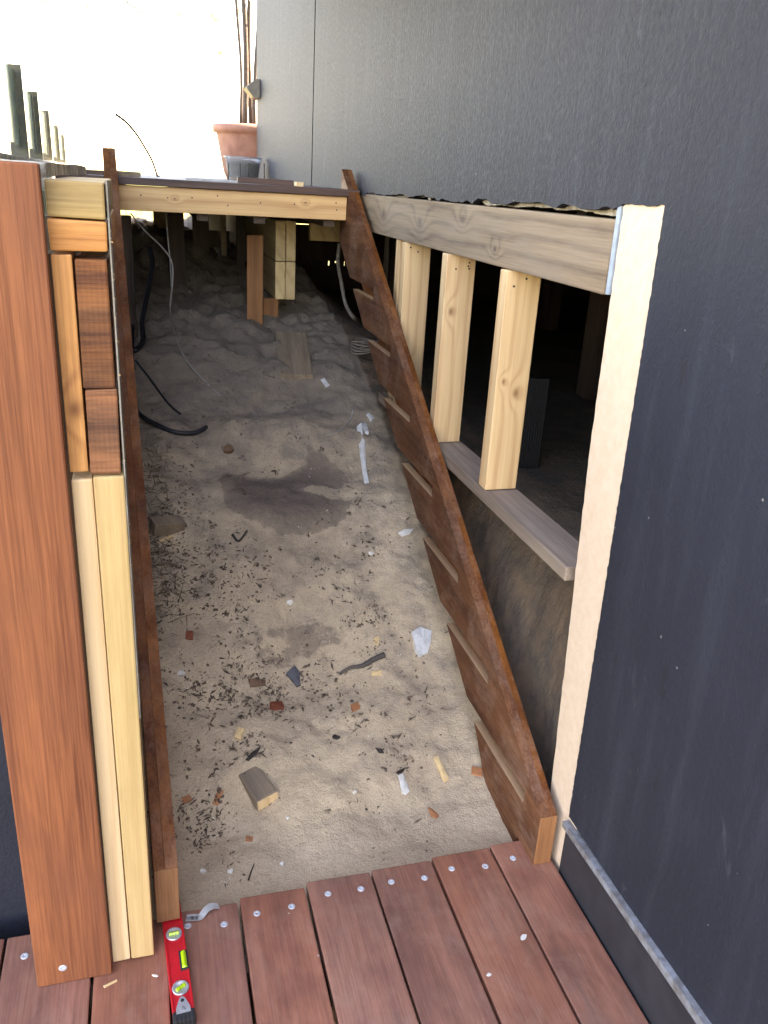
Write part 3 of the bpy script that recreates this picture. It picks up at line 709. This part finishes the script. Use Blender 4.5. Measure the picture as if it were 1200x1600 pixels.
# ------------------------------------------------------------------ spirit level under the left stringer
ZL = .022
l0 = onz(288, 1590, ZL); l1 = onz(271, 1452, ZL)
dirv = Vector((l1.x - l0.x, l1.y - l0.y, 0)); 
lv = thing('spirit_level', 'small red spirit level under the foot of the left stringer', 'spirit level', (l0.x, l0.y, 0))
yaw = math.atan2(-dirv.x, dirv.y); lv.rotation_euler = (0, 0, yaw)
MAT['redpaint'] = plain('red_enamel', lin(196, 28, 38), .38, nscale=60, namt=.12, bump=.1, col2=lin(176, 24, 32))
MAT['rubber'] = plain('black_rubber', lin(34, 34, 36), .7, nscale=30)
MAT['silver'] = plain('silver_trim', lin(196, 198, 202), .3, .6, nscale=50)
vk = NT('vial_fluid'); vk.b.inputs['Base Color'].default_value = lin(176, 214, 40); vk.b.inputs['Roughness'].default_value = .1; vk.b.inputs['Transmission Weight'].default_value = .25; vk.b.inputs['Coat Weight'].default_value = .6
W = .0375; LEN = .27
def lbox(name, x0, x1, y0, y1, z0, z1, mat, bev=.001, parent=lv, rz=0):
    return link(name, box_mesh(x1 - x0, y1 - y0, z1 - z0, bev), mat, parent, ((x0 + x1) / 2, (y0 + y1) / 2, (z0 + z1) / 2), (0, 0, rz))
lbox('body', -W / 2, W / 2, .012, LEN - .012, .0005, ZL - .002, MAT['redpaint'], .002)
lbox('edge_rail', -W / 2 - .0006, -W / 2 + .003, .012, LEN - .012, .0006, ZL, MAT['redpaint'], .0008)
lbox('edge_rail', W / 2 - .003, W / 2 + .0006, .012, LEN - .012, .0006, ZL, MAT['redpaint'], .0008)
lbox('end_cap', -W / 2 - .001, W / 2 + .001, -.006, .0155, .0004, ZL + .001, MAT['rubber'], .003)
lbox('end_cap', -W / 2 - .001, W / 2 + .001, LEN - .015, LEN + .006, .0004, ZL + .001, MAT['rubber'], .003)
for j in range(5): lbox('cap_rib', -.015 + j * .007, -.0125 + j * .007, -.0075, .004, .002, ZL + .0018, MAT['rubber'], .0006)
ring = lathe_mesh([(.0115, 0), (.0155, 0), (.0155, .0022), (.0138, .003), (.0115, .0018)], 28)
def vial(yc, rz):
    v = link('round_vial', ring, None, lv, (0, yc, ZL - .002)); 
    if not ring.materials: ring.materials.append(MAT['silver'])
    link('vial_well', lathe_mesh([(.0118, 0), (.0118, .0006), (.002, .0007)], 20), MAT['rubber'], v, (0, 0, .0001))
    me = tube_mesh([(-.0095, 0, 0), (-.008, 0, 0), (.008, 0, 0), (.0095, 0, 0)], .0038, 12)
    t_ = link('vial_tube', me, vk.m, v, (0, 0, .0022), (0, 0, rz))
    for q in (-.0028, .0028):
        link('vial_line', tube_mesh([(q - .0003, 0, 0), (q + .0003, 0, 0)], .0040, 12), MAT['rubber'], v, (math.cos(rz) * 0, 0, .0022), (0, 0, rz))
vial(.062, .5); vial(.185, 0.)
lbox('vial_window', .004, W / 2 + .0012, .098, .142, ZL - .006, ZL + .0004, MAT['rubber'], .001)
link('window_tube', tube_mesh([(0, -.018, 0), (0, -.016, 0), (0, .016, 0), (0, .018, 0)], .0052, 12), vk.m, lv, (.0125, .120, ZL - .0006))
# silver hanging eye with a hole
bm = bmesh.new(); pr = [(-.0125, 0), (.0125, 0), (.0125, .010), (.0045, .030), (.0, .033), (-.0045, .030), (-.0125, .010)]
a = [bm.verts.new((x, y, 0)) for x, y in pr]; b = [bm.verts.new((x, y, .0022)) for x, y in pr]
bm.faces.new(a); bm.faces.new(b[::-1])
for i in range(len(pr)): bm.faces.new((a[i], b[i], b[(i + 1) % len(pr)], a[(i + 1) % len(pr)]))
link('hanging_plate', mesh_of(bm, 'plate'), MAT['silver'], lv, (0, .009, ZL + .0004))
link('plate_hole', lathe_mesh([(.0034, 0), (.0034, .0006), (.002, .0007)], 16), MAT['rubber'], lv, (0, .033, ZL + .0022))
link('plate_hole', lathe_mesh([(.007, 0), (.006, .0006), (.003, .0008)], 3), MAT['zinc'], lv, (0, .0165, ZL + .0022), (0, 0, math.pi / 2))

# silver label strip beside it
MAT['foil'] = plain('foil_label', lin(206, 206, 204), .35, .3, nscale=70, col2=lin(170, 168, 166))
def ribbon(pts, wv, lift=.0):
    bm = bmesh.new(); L = []
    for i, p in enumerate(pts):
        t = (pts[min(i + 1, len(pts) - 1)] - pts[max(0, i - 1)]).normalized(); s_ = Vector((-t.y, t.x, 0)) * wv * .5
        L.append([bm.verts.new(p + s_), bm.verts.new(p - s_), bm.verts.new(p - s_ - Vector((0, 0, .0008))), bm.verts.new(p + s_ - Vector((0, 0, .0008)))])
    for A, B in zip(L, L[1:]):
        for q in range(4): bm.faces.new((A[q], A[(q + 1) % 4], B[(q + 1) % 4], B[q]))
    bm.faces.new(L[0]); bm.faces.new(L[-1]); return mesh_of(bm, 'ribbon')
pts = [onz(px, py, 0) + Vector((0, 0, z)) for px, py, z in ((291, 1436, .003), (304, 1436, .005), (314, 1434, .004), (322, 1427, .010), (332, 1422, .012), (342, 1419, .006))]
o = link('label_strip', shift(ribbon(spline(pts, 5), .016), pts[0]), MAT['foil'], None, pts[0]); tag(o, 'crumpled silver label strip on the deck beside the spirit level', 'label strip')
bars = bmesh.new()
for j in range(16):
    p = onz(292 + j * 1.15, 1437, 0); hw = random.choice((.0004, .0007, .001))
    bmesh.ops.create_cube(bars, size=1, matrix=Matrix.Translation((p.x, p.y - .001, .0062)) @ Matrix.Diagonal((hw, .009, .0004, 1)))
link('barcode', shift(mesh_of(bars, 'bars'), pts[0]), MAT['socket'], o)

# ------------------------------------------------------------------ cables
MAT['cable_black'] = plain('black_cable', lin(30, 32, 38), .5, nscale=50)
MAT['cable_white'] = plain('white_cable', lin(148, 142, 134), .6, nscale=50)
MAT['cable_grey'] = plain('grey_cable', lin(132, 122, 112), .6, nscale=50)
def cable(name, label, ctrl, r, mat, cat='cable'):
    o = link(name, shift(tube_mesh(spline(ctrl, 8), r, 8), ctrl[-1]), mat, None, ctrl[-1]); return tag(o, label, cat)
Y = lambda px, py, y: ony(px, py, y)
cable('electric_cable', 'thin pale cable hanging from the fascia and trailing over the sand', [Y(204, 333, 3.52), Y(224, 358, 3.55), Y(252, 385, 3.6), Y(268, 408, 3.6), Y(270, 440, 3.55), Y(266, 480, 3.45), at(272, 520, .01), at(288, 560, .006), at(312, 590, .006), at(345, 621, .004)], .003, MAT['cable_white'])
cable('hanging_wire', 'straight thin white wire hanging behind the pale cable', [Y(259, 330, 3.62), Y(262, 370, 3.62), Y(266, 410, 3.62), Y(268, 455, 3.62), at(268, 480, .004)], .0022, MAT['cable_white'])
cable('electric_cable', 'thick black cable looping down behind the left stringer', [Y(234, 388, 3.9), Y(238, 410, 3.85), Y(234, 440, 3.8), Y(227, 475, 3.7), Y(222, 505, 3.6), Y(224, 530, 3.5), Y(215, 545, 3.4), at(208, 552, .01)], .010, MAT['cable_black'])
cable('electric_cable', 'black cable hanging straight down behind the left stringer', [Y(206, 430, 3.75), Y(207, 470, 3.7), Y(207, 510, 3.6), at(206, 560, .01), at(208, 580, .008)], .009, MAT['cable_black'])
cable('drain_hose', 'black hose curving out of the sand by the left stringer', [at(208, 640, .012), at(222, 655, .012), at(245, 668, .010), at(272, 679, .010), at(300, 681, .010), at(316, 675, .008), at(322, 668, .002)], .0085, MAT['cable_black'], 'hose')
cable('thin_wire', 'thin dark wire lying on the sand above the black hose', [at(212, 565, .004), at(232, 590, .004), at(250, 615, .004), at(266, 635, .004), at(282, 648, .003)], .004, MAT['cable_black'], 'wire')
cable('electric_cable', 'grey cable hanging beside the upper grooves of the right stringer', [Y(530, 380, 3.95), Y(528, 410, 3.95), Y(533, 440, 3.9), Y(540, 475, 3.85), Y(553, 497, 3.8), at(566, 507, .008)], .009, MAT['cable_grey'])
c0 = at(560, 555); coil = []
for i in range(90):
    a = i * .35; r = .062 + .010 * math.sin(i * .7); coil.append(c0 + Vector((.03 + r * math.cos(a), r * .9 * math.sin(a), .012 + .0006 * i + .004 * math.sin(i))))
cable('cable_coil', 'small coil of pale wire on the sand beside the right stringer', coil, .0028, MAT['cable_grey'], 'coil')
cable('string_piece', 'short curled piece of pale string on the upper sand', [at(510, 682, .003), at(530, 675, .004), at(544, 662, .005), at(551, 648, .005), at(549, 638, .003)], .0028, MAT['cable_white'], 'string')

# ------------------------------------------------------------------ plank on the sand
pa, pb = at(459, 595), at(457, 527)
ctr = (pa + pb) / 2; dr = (pb - pa)
bm_ = box_mesh(.134, dr.length, .03, .003, .002)
o = link('sand_plank', bm_, MAT['greyplank'], None, ctr + Vector((0, 0, .012)), (math.atan2(dr.z, math.hypot(dr.x, dr.y)), 0, math.atan2(-dr.x, dr.y) * .6))
tag(o, 'short grey plank lying on the sand below the bearer', 'plank')

# ------------------------------------------------------------------ loose debris, one by one
def basis(p, rz, tilt=0.):
    n = (gnormal(p.x, p.y) + Vector((random.uniform(-tilt, tilt), random.uniform(-tilt, tilt), 0))).normalized()
    t = Vector((math.cos(rz), math.sin(rz), 0)); t = (t - n * t.dot(n)).normalized(); return Matrix((t, n.cross(t), n)).transposed()
def shard(name, label, cat, outline_px, mat, th=.003, on_deck=False, bend=.002, lift=-.0012, group=None):
    P = [onz(px, py, 0) if on_deck else at(px, py) for px, py in outline_px]
    c = sum(P, Vector()) / len(P); bm = bmesh.new()
    if on_deck: n = Vector((0, 0, 1))
    else: n = gnormal(c.x, c.y, .03)
    def flat(p): q = p - c; return q - n * q.dot(n)
    top = [bm.verts.new(flat(p) * .94 + n * (th + lift + random.uniform(-bend, bend))) for p in P]; bt = [bm.verts.new(flat(p) + n * lift) for p in P]
    tc = bm.verts.new(n * (th + lift + bend)); m = len(P)
    bm.faces.new(bt)
    for i in range(m): bm.faces.new((top[i], top[(i + 1) % m], tc)); bm.faces.new((bt[i], bt[(i + 1) % m], top[(i + 1) % m], top[i]))
    o = link(name, mesh_of(bm, name), mat, None, c); return tag(o, label, cat, group)
MAT['white'] = plain('white_plaster', lin(206, 202, 194), .7, nscale=60, col2=lin(182, 176, 168), bump=.3)
MAT['whitepaper'] = plain('white_paper', lin(196, 194, 190), .75, nscale=40, bump=.6, bdist=.004)
MAT['slate'] = plain('slate', lin(78, 78, 82), .6, nscale=30, bump=.4)
MAT['chip_red'] = plain('red_chip', lin(132, 66, 44), .7, nscale=60)
MAT['chip_orange'] = plain('orange_chip', lin(168, 108, 70), .7, nscale=60)
MAT['chip_pine'] = plain('pine_chip', lin(212, 178, 130), .7, nscale=60)
MAT['chip_litter'] = plain('litter_brown', lin(112, 92, 76), .9, nscale=70, col2=lin(44, 36, 31))
MAT['chip_dark'] = plain('dark_leaf', lin(44, 34, 30), .7, nscale=60)
MAT['chip_brown'] = plain('brown_chip', lin(112, 82, 62), .8, nscale=60)
MAT['shell'] = plain('shell', lin(216, 208, 194), .6, nscale=60)
def q(cx, cy, w, h, a=0, n=4, jit=.12):
    out = []; ca, sa = math.cos(math.radians(a)), math.sin(math.radians(a))
    base = [(-1, -1), (1, -1), (1, 1), (-1, 1)] if n == 4 else [(math.cos(6.2832 * i / n), math.sin(6.2832 * i / n)) for i in range(n)]
    for x, y in base:
        x = x * w / 2 * (1 + random.uniform(-jit, jit)); y = y * h / 2 * (1 + random.uniform(-jit, jit)); out.append((cx + x * ca - y * sa, cy + x * sa + y * ca))
    return out
shard('paper_scrap', 'crumpled white paper scrap near the right stringer', 'paper', [(642, 988), (655, 980), (661, 984), (674, 986), (673, 1004), (668, 1022), (655, 1028), (648, 1018)], MAT['whitepaper'], .008, bend=.006)
shard('slate_shard', 'dark grey triangular slate shard amid the brown litter', 'slate', [(446, 1053), (460, 1040), (468, 1050), (470, 1072), (464, 1074)], MAT['slate'], .006)
shard('grey_chip', 'flat greyish brown chip left of the slate shard', 'chip', [(388, 1062), (416, 1062), (414, 1071), (390, 1074)], MAT['chip_brown'], .004)
shard('wood_chip', 'red-brown wood chip below the slate shard', 'wood chip', q(432, 1104, 22, 11, -8), MAT['chip_red'], .005)
shard('wood_chip', 'orange wood chip at the middle of the sand slope', 'wood chip', q(555, 1105, 14, 10, -20), MAT['chip_orange'], .005)
shard('wood_chip', 'dark red chip near the left stringer', 'wood chip', q(296, 993, 13, 14, 5), MAT['chip_red'], .005)
shard('wood_chip', 'long orange chip standing in the lower left litter', 'wood chip', q(341, 1245, 9, 26, 22), MAT['chip_orange'], .005)
shard('wood_chip', 'small orange chip beside the left stringer, lower sand', 'wood chip', q(291, 1249, 14, 11, -20), MAT['chip_orange'], .004)
shard('wood_chip', 'small orange chip in the smooth lower left sand', 'wood chip', q(390, 1311, 12, 9, 10), MAT['chip_orange'], .003)
shard('wood_chip', 'pale pine chip at the left litter heap', 'wood chip', q(374, 1147, 11, 20, 20), MAT['chip_pine'], .006)
shard('wood_chip', 'pale pine chip below the dry root', 'wood chip', q(588, 1052, 16, 8, -4), MAT['chip_pine'], .005)
shard('wood_chip', 'tan wood chip left of the paper scrap', 'wood chip', q(588, 1002, 8, 13, 5), MAT['chip_pine'], .004)
shard('wood_chip', 'flat white wood strip on the lower right sand', 'wood chip', [(621, 1210), (629, 1209), (640, 1237), (634, 1242), (628, 1240)], MAT['white'], .005)
shard('wood_splinter', 'yellow splinter standing out by the right stringer foot', 'splinter', [(676, 1184), (684, 1181), (702, 1218), (694, 1224)], MAT['chip_pine'], .006)
shard('wood_chip', 'brown chip between the yellow splinter and the right stringer', 'wood chip', q(745, 1206, 18, 12, 12), MAT['chip_orange'], .004)
shard('wood_chip', 'pointed brown chip on the sand near the deck end', 'wood chip', [(668, 1262), (674, 1264), (686, 1275), (682, 1280), (673, 1276)], MAT['chip_orange'], .004)
shard('dark_leaf', 'curled black leaf left of the middle', 'leaf', [(382, 1188), (396, 1175), (407, 1168), (402, 1178), (388, 1190)], MAT['chip_dark'], .006)
shard('dark_leaf', 'curled black leaf right of the middle', 'leaf', [(586, 1169), (597, 1171), (600, 1178), (592, 1177)], MAT['chip_dark'], .006)
shard('dark_leaf', 'dark brown leaf above the white wood strip', 'leaf', [(618, 1207), (634, 1199), (630, 1206), (622, 1210)], MAT['chip_dark'], .005)
shard('dark_leaf', 'small dark leaf at the centre of the lower sand', 'leaf', q(525, 1152, 14, 7, 5, 6), MAT['chip_dark'], .005)
shard('plaster_flake', 'white triangular flake beside the right stringer', 'flake', [(621, 833), (632, 827), (646, 827), (640, 835), (628, 839)], MAT['white'], .005)
shard('torn_strip', 'long torn white strip on the upper right sand', 'strip', [(557, 668), (564, 664), (570, 690), (572, 730), (580, 768), (572, 770), (566, 740), (561, 700)], MAT['whitepaper'], .006, bend=.004)
shard('torn_strip', 'short torn white strip crossing the long one', 'strip', [(562, 667), (572, 664), (574, 684), (569, 682)], MAT['whitepaper'], .010, lift=.007)
shard('torn_strip', 'tiny white strip on the sand near the coil', 'strip', q(508, 598, 7, 16, -35), MAT['whitepaper'], .004)
shard('torn_strip', 'white scrap right of the torn strips', 'strip', q(578, 652, 6, 14, -35), MAT['whitepaper'], .004)
for i, (px, py, s_, lb) in enumerate(((580, 865, 9, 'white shell bit right of the slope centre'), (452, 942, 11, 'white shell bit at the top of the grey damp band'), (283, 1053, 12, 'pale round shell beside the left stringer'), (317, 1362, 9, 'white shell bit in the lower left corner of the sand'), (360, 1362, 9, 'pair of white shell bits near the deck, right one'), (441, 1350, 8, 'white shell bit close to the deck boards'), (449, 1278, 7, 'white shell bit below the wood block'), (554, 1238, 6, 'small white shell bit in the lower middle sand'))):
    shard('shell_bit', lb, 'shell', q(px, py, s_, s_ * .85, 0, 7, .25), MAT['shell'], .005, group='white shell bits on the sand')
shard('pebble', 'brown pebble on the upper sand above the damp patch', 'pebble', q(357, 704, 19, 12, 0, 8, .15), MAT['chip_brown'], .014, bend=.003)
shard('splinter', 'thin pale splinter on the deck in front of the timbers', 'splinter', [(161, 1541), (183, 1530), (184, 1533), (163, 1544)], MAT['chip_pine'], .002, True, .0003)
shard('bird_dropping', 'white splash on the deck board near the right side', 'stain', q(818, 1464, 11, 13, 20, 8, .25), MAT['white'], .002, True, .0005)
shard('dropping_fleck', 'small white fleck on the deck left of the base board', 'stain', q(764, 1523, 8, 6, 0, 7, .2), MAT['white'], .0015, True, .0004)
shard('paint_fleck', 'tiny pale fleck on the deck beside the spirit level', 'stain', q(242, 1524, 10, 5, 10, 7, .3), MAT['shell'], .0015, True, .0004)
# wood block with pale cut end
c = at(413, 1248); 
wb = thing('wood_offcut', 'weathered wood block with a pale cut end, lower left sand', 'wood block', c, math.radians(16))
wb.rotation_euler = (math.radians(8), math.radians(-8), math.radians(20))
link('block', box_mesh(.058, .098, .034, .003, .002), MAT['greyplank'], wb, (0, .03, .012))
link('cut_end', box_mesh(.055, .003, .031, .0008, .0005), MAT['pine'], wb, (0, -.0205, .012))
c = at(262, 826)
o = link('wood_offcut', box_mesh(.10, .05, .04, .004, .004), MAT['greyplank'], None, c + Vector((0, 0, .012)), (.2, .1, .35)); tag(o, 'small weathered block among the dry grass by the left stringer', 'wood block')
shard('wood_splinter', 'yellow splinter in the dry grass by the left stringer', 'splinter', [(248, 845), (270, 836), (272, 840), (250, 849)], MAT['chip_pine'], .006)
pts = [at(px, py, .006) for px, py in ((530, 1056), (548, 1046), (566, 1043), (584, 1033), (600, 1026))]
o = link('dry_root', shift(tube_mesh(spline(pts, 6), .004, 8, taper=.009), pts[0]), MAT['bark'], None, pts[0]); tag(o, 'dry grey root lying across the sand above the pine chip', 'root')
pts = [at(px, py, .006) for px, py in ((363, 838), (373, 848), (386, 832))]
o = link('bent_twig', shift(tube_mesh(spline(pts, 5), .004, 6, taper=.003), pts[0]), MAT['chip_dark'], None, pts[0]); tag(o, 'small dark V-shaped twig left of the damp patch', 'twig')
pts = [at(px, py, .004) for px, py in ((388, 1377), (392, 1365), (397, 1352))]
o = link('bent_twig', shift(tube_mesh(spline(pts, 5), .0018, 6, taper=.001), pts[0]), MAT['chip_dark'], None, pts[0]); tag(o, 'thin upright dark twig at the deck end of the sand', 'twig')

# ------------------------------------------------------------------ fine litter (uncountable)
def litter(name, label, clusters, mat, lo, hi, elong, lift=.0015, up=.5, mul=1.):
    bm = bmesh.new()
    for (cx, cy, rx, ry, n) in clusters:
        for _ in range(int(n * mul)):
            if _ % 9 == 0: hx = cx + random.gauss(0, rx * .5); hy = cy + random.gauss(0, ry * .5); hs = random.uniform(1.5, 15)
            px = hx + random.gauss(0, hs); py = hy + random.gauss(0, hs * .8)
            if not (205 < px < 800 and 400 < py < 1400): continue
            p = at(px, py)
            if not (-.15 < p.x < .83) or p.y < 1.37: continue
            L = lo + (hi - lo) * random.random() ** 2; R = basis(p, random.uniform(0, 6.28), up); W_ = L / random.uniform(*elong)
            n_ = R @ Vector((0, 0, 1)); hh = L * .12
            v = [bm.verts.new(p + n_ * lift + R @ Vector(c)) for c in ((-L / 2, -W_ * .3, 0), (L * .1, -W_ / 2, hh), (L / 2, 0, 0), (0, W_ / 2, hh * .6))]
            t_ = bm.verts.new(p + n_ * (lift + L * .2)); b_ = bm.verts.new(p - n_ * .002)
            for i in range(4): bm.faces.new((v[i], v[(i + 1) % 4], t_))
    o = link(name, mesh_of(bm, name), mat); return tag(o, label, name.replace('_', ' '), kind='stuff')
dark_c = [(400, 1080, 110, 50, 330), (470, 1070, 120, 60, 170), (385, 1140, 60, 80, 230), (520, 1110, 130, 60, 130), (330, 1290, 50, 80, 200), (310, 1070, 40, 40, 70), (610, 1185, 50, 40, 60),
          (300, 870, 90, 120, 420), (260, 900, 60, 120, 240), (340, 920, 100, 60, 190), (580, 800, 60, 120, 130), (570, 930, 80, 80, 110), (545, 970, 60, 60, 80), (240, 760, 50, 90, 200), (250, 850, 60, 60, 200),
          (430, 880, 180, 60, 140), (480, 700, 200, 100, 120), (350, 640, 160, 160, 160), (270, 500, 100, 120, 200), (470, 560, 180, 140, 140), (500, 1150, 400, 400, 260), (330, 1000, 90, 60, 110), (620, 1000, 120, 200, 90), (330, 430, 120, 80, 120), (280, 1180, 50, 200, 150)]
litter('bark_litter', 'dark bark crumbs and rotted leaf litter strewn over the sand', dark_c, MAT['chip_litter'], .002, .014, (1.0, 4.5), mul=1.2, up=.25)
litter('twig_litter', 'brown twig and bark pieces strewn over the sand', [(c[0], c[1], c[2] * 1.1, c[3] * 1.1, c[4] // 4) for c in dark_c], MAT['chip_litter'], .006, .03, (3, 9), up=.6, mul=1.5)
litter('pale_crumbs', 'pale crumbs of shell and wood dust on the sand', [(c[0], c[1], c[2] * 1.6, c[3] * 1.6, c[4] // 7) for c in dark_c], MAT['shell'], .002, .006, (1.2, 3))
litter('sand_clods', 'small sandy clods on the slope', [(450, 900, 350, 500, 380), (400, 520, 260, 160, 260)], MAT['sand'], .003, .012, (1.0, 1.6), up=.3)
litter('earth_clods', 'crumbly lumps of earth under the upper deck', [(330, 470, 240, 120, 420), (280, 430, 120, 60, 160), (420, 600, 300, 140, 200)], MAT['sand'], .008, .034, (1.0, 1.5), lift=-.001, up=.3)
# dry grass by the left stringer
bm = bmesh.new()
for (cx, cy, rx, ry, n) in ((236, 740, 22, 60, 60), (245, 790, 30, 40, 50), (250, 880, 36, 50, 60), (262, 930, 30, 60, 30)):
    for _ in range(n):
        px = max(212, cx + random.gauss(0, rx * .5)); py = cy + random.gauss(0, ry * .5); p = at(px, py)
        if p.x < -.15: continue
        L = random.uniform(.03, .10); a = random.uniform(0, 6.28); d_ = Vector((math.cos(a) * .8, math.sin(a) * .8, random.uniform(-.1, .12))).normalized()
        n_ = gnormal(p.x, p.y); d_ = (d_ - n_ * min(0, d_.dot(n_))); s_ = d_.cross(n_).normalized() * .0012
        m_ = p + d_ * L * .5 + n_ * .006; e = p + d_ * L + n_ * .004
        v = [bm.verts.new(x) for x in (p + s_, p - s_, m_ - s_, m_ + s_, e)]
        bm.faces.new(v[:4]); bm.faces.new((v[3], v[2], v[4]))
MAT['straw'] = plain('straw', lin(112, 96, 74), .8, nscale=30, col2=lin(64, 54, 44))
o = link('dry_grass', mesh_of(bm, 'grass'), MAT['straw']); tag(o, 'dry grass and roots along the foot of the left stringer', 'dry grass', kind='stuff')
